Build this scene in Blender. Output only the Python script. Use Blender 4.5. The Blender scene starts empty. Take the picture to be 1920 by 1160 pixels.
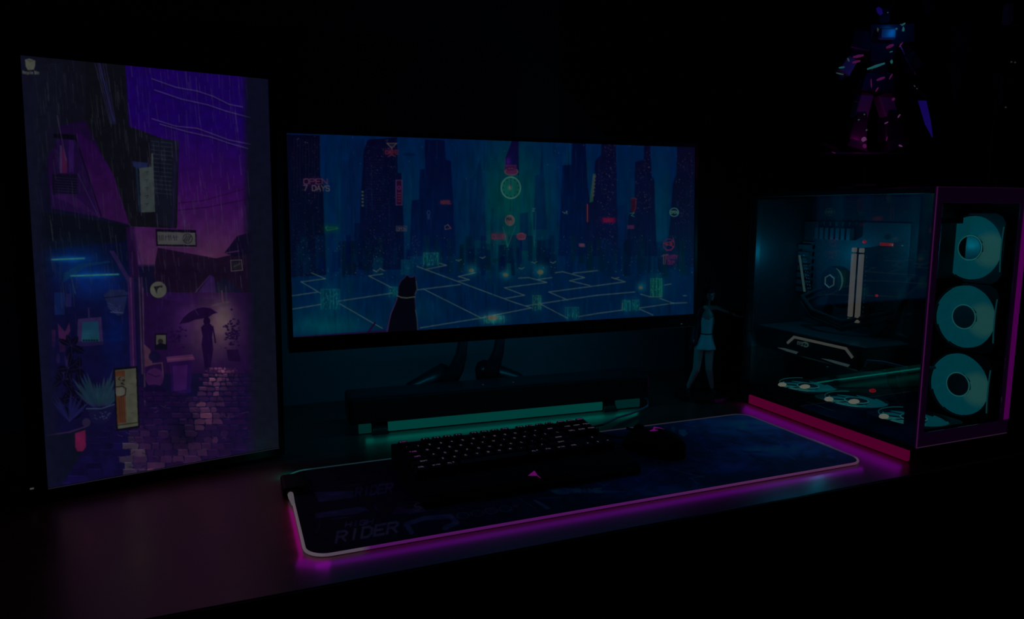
import bpy, bmesh, math, random
import numpy as np
from mathutils import Vector, Matrix

random.seed(7)
SC = bpy.context.scene
COL = SC.collection
PI = math.pi
DESK_Y0, WALL_Y = 0.786, 1.60

# ---------------------------------------------------------------- camera, world, exposure
cam_d = bpy.data.cameras.new('camera')
cam = bpy.data.objects.new('camera', cam_d)
COL.objects.link(cam)
cam_d.sensor_fit = 'HORIZONTAL'
cam_d.sensor_width = 36.0
cam_d.lens = 36.0 * 1340 / 1920
cam_d.clip_start = 0.02
cam.location = (0, 0, 0.4253)
cam.rotation_euler = (math.radians(90 - 7.9444), 0, math.radians(-21.7575))
SC.camera = cam

world = bpy.data.worlds.new('dark_room')
SC.world = world
world.use_nodes = True
world.node_tree.nodes['Background'].inputs[0].default_value = (0.25, 0.30, 1.0, 1)
world.node_tree.nodes['Background'].inputs[1].default_value = 0.0022

SC.view_settings.view_transform = 'Standard'
SC.view_settings.look = 'None'
SC.view_settings.exposure = 0.0
SC.view_settings.gamma = 1.0
SC.view_settings.use_curve_mapping = False


# ---------------------------------------------------------------- helpers
def lin(c):
    return tuple(((x / 255.0) / 12.92) if x / 255.0 <= 0.04045 else ((x / 255.0 + 0.055) / 1.055) ** 2.4 for x in c)


def mat(name, base=(0.02, 0.02, 0.02), rough=0.5, metal=0.0, spec=0.5, ior=1.5, grain=0.0, scale=60.0, bump=0.0, stretch=(1, 1, 1)):
    """Principled surface with a little procedural grain in colour, gloss and relief."""
    m = bpy.data.materials.new(name)
    m.use_nodes = True
    nt = m.node_tree
    b = nt.nodes['Principled BSDF']
    b.inputs['Base Color'].default_value = (*base, 1)
    b.inputs['Roughness'].default_value = rough
    b.inputs['Metallic'].default_value = metal
    b.inputs['IOR'].default_value = ior
    b.inputs['Specular IOR Level'].default_value = spec
    tc = nt.nodes.new('ShaderNodeTexCoord')
    mp = nt.nodes.new('ShaderNodeMapping')
    mp.inputs['Scale'].default_value = stretch
    nz = nt.nodes.new('ShaderNodeTexNoise')
    nz.inputs['Scale'].default_value = scale
    nz.inputs['Detail'].default_value = 5
    nt.links.new(tc.outputs['Object'], mp.inputs[0])
    nt.links.new(mp.outputs[0], nz.inputs['Vector'])
    if grain > 0:
        r = nt.nodes.new('ShaderNodeMapRange')
        r.inputs['To Min'].default_value = 1 - grain
        r.inputs['To Max'].default_value = 1 + grain
        nt.links.new(nz.outputs['Fac'], r.inputs['Value'])
        v = nt.nodes.new('ShaderNodeVectorMath')
        v.operation = 'SCALE'
        v.inputs[0].default_value = base
        nt.links.new(r.outputs[0], v.inputs['Scale'])
        nt.links.new(v.outputs[0], b.inputs['Base Color'])
    rr = nt.nodes.new('ShaderNodeMapRange')
    rr.inputs['To Min'].default_value = max(0.02, rough - 0.06)
    rr.inputs['To Max'].default_value = min(1.0, rough + 0.06)
    nt.links.new(nz.outputs['Fac'], rr.inputs['Value'])
    nt.links.new(rr.outputs[0], b.inputs['Roughness'])
    if bump > 0:
        bp = nt.nodes.new('ShaderNodeBump')
        bp.inputs['Strength'].default_value = bump
        bp.inputs['Distance'].default_value = 0.001
        nt.links.new(nz.outputs['Fac'], bp.inputs['Height'])
        nt.links.new(bp.outputs[0], b.inputs['Normal'])
    return m


def glow(name, srgb, k=1.0, attr=None, sample=True):
    """An emissive surface srgb as 0..255."""
    m = bpy.data.materials.new(name)
    m.use_nodes = True
    nt = m.node_tree
    b = nt.nodes['Principled BSDF']
    b.inputs['Base Color'].default_value = (0.01, 0.01, 0.01, 1)
    b.inputs['Roughness'].default_value = 0.45
    c = lin(srgb)
    b.inputs['Emission Color'].default_value = (*c, 1)
    b.inputs['Emission Strength'].default_value = k
    if attr:
        a = nt.nodes.new('ShaderNodeAttribute')
        a.attribute_name = attr
        nt.links.new(a.outputs['Color'], b.inputs['Emission Color'])
    if not sample:
        m.cycles.emission_sampling = 'NONE'
    return m


def thin_glass(name, tint=(0.92, 0.95, 0.97), ior=1.5, extra=0.0):
    m = bpy.data.materials.new(name)
    m.use_nodes = True
    nt = m.node_tree
    for n in list(nt.nodes):
        if n.type != 'OUTPUT_MATERIAL':
            nt.nodes.remove(n)
    out = [n for n in nt.nodes if n.type == 'OUTPUT_MATERIAL'][0]
    tr = nt.nodes.new('ShaderNodeBsdfTransparent')
    tr.inputs[0].default_value = (*tint, 1)
    gl = nt.nodes.new('ShaderNodeBsdfGlossy')
    gl.inputs['Roughness'].default_value = 0.02
    gl.inputs['Color'].default_value = (1, 1, 1, 1)
    # Schlick reflectance of a thin pane, the same from both sides
    geo = nt.nodes.new('ShaderNodeNewGeometry')
    dt = nt.nodes.new('ShaderNodeVectorMath')
    dt.operation = 'DOT_PRODUCT'
    nt.links.new(geo.outputs['Incoming'], dt.inputs[0])
    nt.links.new(geo.outputs['Normal'], dt.inputs[1])

    def mth(op, x, y=None):
        q = nt.nodes.new('ShaderNodeMath')
        q.operation = op
        for i, val in enumerate((x, y)):
            if val is None:
                continue
            if isinstance(val, (int, float)):
                q.inputs[i].default_value = val
            else:
                nt.links.new(val, q.inputs[i])
        return q.outputs[0]
    f0 = ((ior - 1) / (ior + 1)) ** 2
    inv = mth('SUBTRACT', 1.0, mth('ABSOLUTE', dt.outputs['Value']))
    refl = mth('ADD', mth('MULTIPLY', mth('POWER', inv, 5.0), 1 - f0), f0)
    mx = nt.nodes.new('ShaderNodeMixShader')
    nt.links.new(refl, mx.inputs[0])
    nt.links.new(tr.outputs[0], mx.inputs[1])
    nt.links.new(gl.outputs[0], mx.inputs[2])
    nt.links.new(mx.outputs[0], out.inputs[0])
    return m


class MB:
    """Collects shapes into one mesh."""

    def __init__(self):
        self.bm = bmesh.new()

    def box(self, c, s, bev=0.0, rot=None, seg=1):
        M = Matrix.Translation(c)
        if rot is not None:
            M = M @ (rot if isinstance(rot, Matrix) else Matrix.Rotation(rot, 4, 'Z'))
        M = M @ Matrix.Diagonal((*s, 1))
        g = bmesh.ops.create_cube(self.bm, size=1.0, matrix=M)
        if bev > 0:
            es = list({e for v in g['verts'] for e in v.link_edges})
            bmesh.ops.bevel(self.bm, geom=es, offset=bev, segments=seg, affect='EDGES', profile=0.5)
        return self

    def span(self, x0, x1, y0, y1, z0, z1, bev=0.0, seg=1):
        return self.box(((x0 + x1) / 2, (y0 + y1) / 2, (z0 + z1) / 2), (abs(x1 - x0), abs(y1 - y0), abs(z1 - z0)), bev, None, seg)

    def face(self, pts):
        self.bm.faces.new([self.bm.verts.new(p) for p in pts])
        return self

    def prism(self, pts, d):
        """Solid between polygon pts (3D list) and the same shifted by d."""
        d = Vector(d)
        a = [self.bm.verts.new(p) for p in pts]
        b = [self.bm.verts.new(Vector(p) + d) for p in pts]
        n = len(a)
        self.bm.faces.new(a)
        self.bm.faces.new(b[::-1])
        for i in range(n):
            self.bm.faces.new((a[i], b[i], b[(i + 1) % n], a[(i + 1) % n]))
        return self

    def tube(self, path, r, n=8, closed=False, cap=True):
        """Sweep a circle (radius or list of radii) along a path."""
        P = [Vector(p) for p in path]
        m = len(P)
        rs = r if isinstance(r, (list, tuple)) else [r] * m
        rings = []
        up0 = None
        for i in range(m):
            t = (P[(i + 1) % m] - P[i - 1]) if closed else (P[min(i + 1, m - 1)] - P[max(i - 1, 0)])
            t.normalize()
            if up0 is None:
                up0 = Vector((0, 0, 1)) if abs(t.z) < 0.9 else Vector((1, 0, 0))
            s = t.cross(up0)
            if s.length < 1e-5:
                s = t.cross(Vector((0.3, 1, 0.2)))
            s.normalize()
            u = s.cross(t).normalized()
            up0 = u
            rings.append([self.bm.verts.new(P[i] + (s * math.cos(2 * PI * k / n) + u * math.sin(2 * PI * k / n)) * rs[i]) for k in range(n)])
        for i in range(m if closed else m - 1):
            a, b = rings[i], rings[(i + 1) % m]
            for k in range(n):
                self.bm.faces.new((a[k], a[(k + 1) % n], b[(k + 1) % n], b[k]))
        if cap and not closed:
            self.bm.faces.new(rings[0][::-1])
            self.bm.faces.new(rings[-1])
        return self

    def lathe(self, prof, c=(0, 0, 0), n=24, sx=1.0, sy=1.0, M=None):
        """Turn (r, z) profile about z, optionally squashed to an ellipse."""
        M = M or Matrix.Identity(4)
        rings = []
        for r, z in prof:
            rings.append([self.bm.verts.new(M @ Vector((c[0] + r * sx * math.cos(2 * PI * k / n), c[1] + r * sy * math.sin(2 * PI * k / n), c[2] + z))) for k in range(n)])
        for a, b in zip(rings, rings[1:]):
            for k in range(n):
                self.bm.faces.new((a[k], a[(k + 1) % n], b[(k + 1) % n], b[k]))
        self.bm.faces.new(rings[0][::-1])
        self.bm.faces.new(rings[-1])
        return self

    def ball(self, c, r, n=12, M=None):
        X = Matrix.Translation(c) @ (M or Matrix.Identity(4)) @ Matrix.Diagonal((r[0], r[1], r[2], 1) if isinstance(r, (tuple, list)) else (r, r, r, 1))
        bmesh.ops.create_uvsphere(self.bm, u_segments=n, v_segments=max(6, n * 2 // 3), radius=1.0, matrix=X)
        return self

    def build(self, name, m, parent=None, origin=None, loc=None, smooth=False):
        bmesh.ops.recalc_face_normals(self.bm, faces=self.bm.faces)
        me = bpy.data.meshes.new(name)
        if origin is not None:
            bmesh.ops.translate(self.bm, verts=self.bm.verts, vec=-Vector(origin))
        self.bm.to_mesh(me)
        self.bm.free()
        me.materials.append(m)
        if smooth:
            me.polygons.foreach_set('use_smooth', [True] * len(me.polygons))
        o = bpy.data.objects.new(name, me)
        COL.objects.link(o)
        if parent:
            o.parent = parent
        if loc is not None:
            o.location = loc
        return o


def inst(o, parent, loc=None, rot=None, scale=None):
    """A copy sharing mesh data."""
    c = o.copy()
    COL.objects.link(c)
    c.parent = parent
    if loc is not None:
        c.location = loc
    if rot is not None:
        c.rotation_euler = rot
    if scale is not None:
        c.scale = scale
    return c


def thing(name, label, cat, loc=(0, 0, 0), rz=0.0, group=None):
    o = bpy.data.objects.new(name, None)
    o.empty_display_size = 0.02
    COL.objects.link(o)
    o.location = loc
    o.rotation_euler = (0, 0, rz)
    o['label'] = label
    o['category'] = cat
    if group:
        o['group'] = group
    return o


def tag(o, label, cat):
    o['label'] = label
    o['category'] = cat
    return o


def struct(o):
    o['kind'] = 'structure'
    return o


def lamp(name, kind, loc, energy, srgb, parent=None, size=0.01, size_y=None, aim=None, origin=None):
    """Lamp parented to a thing"""
    d = bpy.data.lights.new(name, kind)
    c = np.array(lin(srgb))
    d.color = tuple(c / c.max())
    d.energy = energy
    if kind == 'AREA':
        d.shape = 'RECTANGLE'
        d.size = size
        d.size_y = size_y or size
    elif kind == 'POINT':
        d.shadow_soft_size = size
    o = bpy.data.objects.new(name, d)
    COL.objects.link(o)
    o.location = Vector(loc) - Vector(origin or (0, 0, 0))
    if aim is not None:
        o.rotation_euler = Vector(aim).to_track_quat('-Z', 'Y').to_euler()
    if parent:
        o.parent = parent
    return o


# ---------------------------------------------------------------- stroke lettering
FONT = {
    'A': [[(0, 0), (2, 6), (4, 0)], [(0.7, 2), (3.3, 2)]], 'B': [[(0, 0), (0, 6), (3, 6), (4, 5), (4, 4), (3, 3), (0, 3)], [(3, 3), (4, 2), (4, 1), (3, 0), (0, 0)]],
    'C': [[(4, 5), (3, 6), (1, 6), (0, 5), (0, 1), (1, 0), (3, 0), (4, 1)]], 'D': [[(0, 0), (0, 6), (2.6, 6), (4, 4.5), (4, 1.5), (2.6, 0), (0, 0)]],
    'E': [[(4, 6), (0, 6), (0, 0), (4, 0)], [(0, 3), (3, 3)]], 'F': [[(4, 6), (0, 6), (0, 0)], [(0, 3), (3, 3)]],
    'G': [[(4, 5), (3, 6), (1, 6), (0, 5), (0, 1), (1, 0), (3, 0), (4, 1), (4, 3), (2.4, 3)]], 'H': [[(0, 0), (0, 6)], [(4, 0), (4, 6)], [(0, 3), (4, 3)]],
    'I': [[(2, 0), (2, 6)]], 'J': [[(4, 6), (4, 1), (3, 0), (1, 0), (0, 1)]], 'K': [[(0, 0), (0, 6)], [(4, 6), (0, 3), (4, 0)]], 'L': [[(0, 6), (0, 0), (4, 0)]],
    'M': [[(0, 0), (0, 6), (2, 3), (4, 6), (4, 0)]], 'N': [[(0, 0), (0, 6), (4, 0), (4, 6)]], 'O': [[(1, 0), (0, 1), (0, 5), (1, 6), (3, 6), (4, 5), (4, 1), (3, 0), (1, 0)]],
    'P': [[(0, 0), (0, 6), (3, 6), (4, 5), (4, 4), (3, 3), (0, 3)]], 'Q': [[(1, 0), (0, 1), (0, 5), (1, 6), (3, 6), (4, 5), (4, 1), (3, 0), (1, 0)], [(2.5, 1.5), (4, 0)]],
    'R': [[(0, 0), (0, 6), (3, 6), (4, 5), (4, 4), (3, 3), (0, 3)], [(2, 3), (4, 0)]], 'S': [[(4, 5), (3, 6), (1, 6), (0, 5), (0, 4), (1, 3), (3, 3), (4, 2), (4, 1), (3, 0), (1, 0), (0, 1)]],
    'T': [[(0, 6), (4, 6)], [(2, 6), (2, 0)]], 'U': [[(0, 6), (0, 1), (1, 0), (3, 0), (4, 1), (4, 6)]], 'V': [[(0, 6), (2, 0), (4, 6)]],
    'W': [[(0, 6), (1, 0), (2, 4), (3, 0), (4, 6)]], 'X': [[(0, 0), (4, 6)], [(0, 6), (4, 0)]], 'Y': [[(0, 6), (2, 3), (4, 6)], [(2, 3), (2, 0)]], 'Z': [[(0, 6), (4, 6), (0, 0), (4, 0)]],
    '0': [[(1, 0), (0, 1), (0, 5), (1, 6), (3, 6), (4, 5), (4, 1), (3, 0), (1, 0)]], '1': [[(1, 5), (2, 6), (2, 0)]], '2': [[(0, 5), (1, 6), (3, 6), (4, 5), (4, 4), (0, 0), (4, 0)]],
    '3': [[(0, 6), (4, 6), (2, 3.5), (4, 2), (4, 1), (3, 0), (0, 0)]], '4': [[(3, 0), (3, 6), (0, 2), (4, 2)]], '5': [[(4, 6), (0, 6), (0, 3.5), (3, 3.5), (4, 2.5), (4, 1), (3, 0), (0, 0)]],
    '6': [[(4, 6), (1, 6), (0, 5), (0, 1), (1, 0), (3, 0), (4, 1), (4, 2), (3, 3), (0, 3)]], '7': [[(0, 6), (4, 6), (1.5, 0)]], '8': [[(1, 3), (0, 4), (0, 5), (1, 6), (3, 6), (4, 5), (4, 4), (3, 3), (1, 3), (0, 2), (0, 1), (1, 0), (3, 0), (4, 1), (4, 2), (3, 3)]],
    '9': [[(0, 0), (3, 0), (4, 1), (4, 5), (3, 6), (1, 6), (0, 5), (0, 4), (1, 3), (4, 3)]], '-': [[(0, 3), (4, 3)]], '=': [[(0, 2), (4, 2)], [(0, 4), (4, 4)]], '.': [[(1.8, 0), (2.2, 0)]],
    ',': [[(2, 1), (1.4, -0.6)]], ';': [[(2, 4), (2, 3.6)], [(2, 1), (1.4, -0.6)]], '/': [[(0, 0), (4, 6)]], '\\': [[(0, 6), (4, 0)]], '[': [[(3, 6), (1, 6), (1, 0), (3, 0)]], ']': [[(1, 6), (3, 6), (3, 0), (1, 0)]],
    "'": [[(2, 6), (2, 4.5)]], '`': [[(1.5, 6), (2.5, 4.8)]], '^': [[(0, 3), (2, 6), (4, 3)], [(2, 6), (2, 0)]], '<': [[(2, 5), (0, 3), (2, 1)], [(0, 3), (4, 3)]], '>': [[(2, 5), (4, 3), (2, 1)], [(0, 3), (4, 3)]],
    'v': [[(0, 3), (2, 0), (4, 3)], [(2, 0), (2, 6)]], ' ': [],
}
FONT['c'] = [[(4, 3), (3, 4), (1, 4), (0, 3), (0, 1), (1, 0), (3, 0), (4, 1)]]
FONT['e'] = [[(0, 2), (4, 2), (4, 3), (3, 4), (1, 4), (0, 3), (0, 1), (1, 0), (4, 0)]]
FONT['y'] = [[(0, 4), (2, 0)], [(4, 4), (1, -2)]]
FONT['l'] = [[(2, 0), (2, 6)]]
FONT['i'] = [[(2, 0), (2, 4)], [(2, 5.4), (2, 6)]]
FONT['n'] = [[(0, 0), (0, 4), (3, 4), (4, 3), (4, 0)]]
FONT['m'] = [[(0, 0), (0, 4), (2, 4), (2, 0)], [(2, 4), (4, 4), (4, 0)]]
FONT['s'] = [[(4, 4), (0, 4), (0, 2), (4, 2), (4, 0), (0, 0)]]


def letter_paths(s, gap=1.4):
    """Polylines for a line of text; cap height 6 units."""
    x, out = 0.0, []
    for ch in s:
        g = FONT.get(ch, FONT['-'])
        for pl in g:
            out.append([(x + a, b) for a, b in pl])
        x += 4 + gap
    return out, x - gap


def letter_mesh(mb, s, x, y, z, h, w, center=True, sx=1.0, frame=None):
    """Raised strokes of a line of text on the plane given by frame(u, v) -> 3D."""
    pls, tw = letter_paths(s)
    k = h / 6.0
    fr = frame or (lambda u, v: (u, v, z))
    for pl in pls:
        pts = [((x + ((a - tw / 2) if center else a) * k * sx), y + (b - 3) * k) for a, b in pl]
        for (x0, y0), (x1, y1) in zip(pts, pts[1:]):
            d = math.hypot(x1 - x0, y1 - y0) or 1e-6
            nx, ny = -(y1 - y0) / d * w / 2, (x1 - x0) / d * w / 2
            mb.face([fr(x0 + nx, y0 + ny), fr(x0 - nx, y0 - ny), fr(x1 - nx, y1 - ny), fr(x1 + nx, y1 + ny)])


# ---------------------------------------------------------------- drawn pictures for the screens and the mat print
class Pic:
    """A small painter. Its canvas is the outline quad TL, TR, BR, BL; sample() straightens it to the unit square."""

    def __init__(self, quad, base, seed):
        self.q = quad
        xs, ys = [p[0] for p in quad], [p[1] for p in quad]
        self.x0, self.y0 = int(min(xs)) - 2, int(min(ys)) - 2
        self.w, self.h = int(max(xs)) + 3 - self.x0, int(max(ys)) + 3 - self.y0
        self.a = np.zeros((self.h, self.w, 3)) + np.array(base, float)
        self.Y, self.X = np.mgrid[0:self.h, 0:self.w].astype(float)
        self.X += self.x0 + 0.5
        self.Y += self.y0 + 0.5
        self.r = np.random.RandomState(seed)

    def _sub(self, x0, x1, y0, y1):
        i0, i1 = max(0, int(y0 - self.y0) - 2), min(self.h, int(y1 - self.y0) + 3)
        j0, j1 = max(0, int(x0 - self.x0) - 2), min(self.w, int(x1 - self.x0) + 3)
        return slice(i0, max(i0, i1)), slice(j0, max(j0, j1))

    def _put(self, s, m, c, add=False):
        m = m[..., None]
        c = np.array(c, float)
        if add:
            self.a[s] += m * c
        else:
            self.a[s] = self.a[s] * (1 - m) + m * c

    def poly(self, pts, c, al=1.0, c2=None):
        """Filled polygon; c2 gives a bottom colour for a vertical blend."""
        xs, ys = [p[0] for p in pts], [p[1] for p in pts]
        s = self._sub(min(xs), max(xs), min(ys), max(ys))
        X, Y = self.X[s], self.Y[s]
        if X.size == 0:
            return
        m = np.zeros_like(X)
        for ox, oy in ((-.25, -.25), (.25, -.25), (-.25, .25), (.25, .25)):
            ins = np.zeros(X.shape, bool)
            for (ax, ay), (bx, by) in zip(pts, pts[1:] + pts[:1]):
                if ay == by:
                    continue
                cond = ((ay > Y + oy) != (by > Y + oy)) & (X + ox < (bx - ax) * (Y + oy - ay) / (by - ay) + ax)
                ins ^= cond
            m += ins * 0.25
        if c2 is not None:
            t = np.clip((Y - min(ys)) / max(1e-6, max(ys) - min(ys)), 0, 1)[..., None]
            col = np.array(c, float) * (1 - t) + np.array(c2, float) * t
        else:
            col = c
        self._put(s, m * al, col)

    def rect(self, x0, y0, x1, y1, c, al=1.0, c2=None):
        self.poly([(x0, y0), (x1, y0), (x1, y1), (x0, y1)], c, al, c2)

    def line(self, x0, y0, x1, y1, w, c, al=1.0, add=False):
        s = self._sub(min(x0, x1) - w, max(x0, x1) + w, min(y0, y1) - w, max(y0, y1) + w)
        X, Y = self.X[s], self.Y[s]
        if X.size == 0:
            return
        dx, dy = x1 - x0, y1 - y0
        L = dx * dx + dy * dy + 1e-9
        t = np.clip(((X - x0) * dx + (Y - y0) * dy) / L, 0, 1)
        d = np.hypot(X - x0 - t * dx, Y - y0 - t * dy)
        self._put(s, np.clip(w / 2 + 0.5 - d, 0, 1) * al, c, add)

    def path(self, pts, w, c, al=1.0):
        for a, b in zip(pts, pts[1:]):
            self.line(*a, *b, w, c, al)

    def ell(self, cx, cy, rx, ry, c, al=1.0, ring=None):
        s = self._sub(cx - rx, cx + rx, cy - ry, cy + ry)
        X, Y = self.X[s], self.Y[s]
        if X.size == 0:
            return
        d = (np.hypot((X - cx) / rx, (Y - cy) / ry) - 1) * min(rx, ry)
        m = np.clip(0.5 - d, 0, 1)
        if ring:
            m = m * np.clip(d + ring + 0.5, 0, 1)
        self._put(s, m * al, c)

    def glow(self, cx, cy, rx, ry, c, add=True):
        s = self._sub(cx - 2.6 * rx, cx + 2.6 * rx, cy - 2.6 * ry, cy + 2.6 * ry)
        X, Y = self.X[s], self.Y[s]
        if X.size == 0:
            return
        d = ((X - cx) / rx) ** 2 + ((Y - cy) / ry) ** 2
        self._put(s, np.exp(-d * 1.4) - math.exp(-1.4 * 6.76), c, add)

    def text(self, t, x, y, h, w, c, al=1.0, sx=1.0, slope=0.0, slant=0.0, gap=1.4):
        pls, tw = letter_paths(t, gap)
        k = h / 6.0
        for pl in pls:
            pts = [(x + a * k * sx + b * k * slant, y - b * k + slope * a * k * sx) for a, b in pl]
            self.path(pts, w, c, al)

    def blur_noise(self, sx, sy, amp, s=None):
        """Multiply by soft cell noise of about sx by sy pixels."""
        gh, gw = int(self.h / sy) + 3, int(self.w / sx) + 3
        g = self.r.rand(gh, gw)
        yy, xx = np.arange(self.h) / sy, np.arange(self.w) / sx
        yi, xi = yy.astype(int), xx.astype(int)
        fy, fx = (yy - yi)[:, None], (xx - xi)[None]
        n = (g[yi][:, xi] * (1 - fy) * (1 - fx) + g[yi + 1][:, xi] * fy * (1 - fx) + g[yi][:, xi + 1] * (1 - fy) * fx + g[yi + 1][:, xi + 1] * fy * fx)
        self.a *= (1 + amp * (n * 2 - 1))[..., None]

    def sample(self, nu, nv):
        (x0, y0), (x1, y1), (x2, y2), (x3, y3) = self.q
        sx, sy = x0 - x1 + x2 - x3, y0 - y1 + y2 - y3
        dx1, dx2, dy1, dy2 = x1 - x2, x3 - x2, y1 - y2, y3 - y2
        den = dx1 * dy2 - dx2 * dy1
        g = (sx * dy2 - dx2 * sy) / den
        h = (dx1 * sy - sx * dy1) / den
        V, U = np.mgrid[0:nv, 0:nu].astype(float)
        U /= nu - 1
        V /= nv - 1
        W = g * U + h * V + 1
        X = ((x1 - x0 + g * x1) * U + (x3 - x0 + h * x3) * V + x0) / W - self.x0 - 0.5
        Y = ((y1 - y0 + g * y1) * U + (y3 - y0 + h * y3) * V + y0) / W - self.y0 - 0.5
        X = np.clip(X, 0, self.w - 1.001)
        Y = np.clip(Y, 0, self.h - 1.001)
        xi, yi = X.astype(int), Y.astype(int)
        fx, fy = (X - xi)[..., None], (Y - yi)[..., None]
        a = np.clip(self.a, 0, 255)
        c = a[yi, xi] * (1 - fx) * (1 - fy) + a[yi, xi + 1] * fx * (1 - fy) + a[yi + 1, xi] * (1 - fx) * fy + a[yi + 1, xi + 1] * fx * fy
        c = c / 255.0
        return np.where(c <= 0.04045, c / 12.92, ((c + 0.055) / 1.055) ** 2.4)


def picture_mesh(name, pos, colour, m, parent):
    """Fine grid with a colour per point: pos (nv, nu, 3), colour (nv, nu, 3) linear."""
    nv, nu = pos.shape[:2]
    me = bpy.data.meshes.new(name)
    me.vertices.add(nu * nv)
    me.vertices.foreach_set('co', pos.reshape(-1).astype(np.float32))
    i = np.arange((nv - 1) * nu).reshape(nv - 1, nu)[:, :-1].reshape(-1)
    q = np.stack([i, i + nu, i + nu + 1, i + 1], 1)
    me.loops.add(q.size)
    me.loops.foreach_set('vertex_index', q.reshape(-1).astype(np.int32))
    me.polygons.add(len(q))
    me.polygons.foreach_set('loop_start', (np.arange(len(q)) * 4).astype(np.int32))
    at = me.color_attributes.new('picture', 'FLOAT_COLOR', 'POINT')
    rgba = np.ones((nu * nv, 4), np.float32)
    rgba[:, :3] = colour.reshape(-1, 3)
    at.data.foreach_set('color', rgba.reshape(-1))
    me.update()
    me.validate()
    me.materials.append(m)
    o = bpy.data.objects.new(name, me)
    COL.objects.link(o)
    o.parent = parent
    return o


def quad_grid(TL, TR, BR, BL, nu, nv):
    TL, TR, BR, BL = (np.array(p, float) for p in (TL, TR, BR, BL))
    u = np.linspace(0, 1, nu)[None, :, None]
    v = np.linspace(0, 1, nv)[:, None, None]
    return (TL * (1 - u) + TR * u) * (1 - v) + (BL * (1 - u) + BR * u) * v


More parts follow.
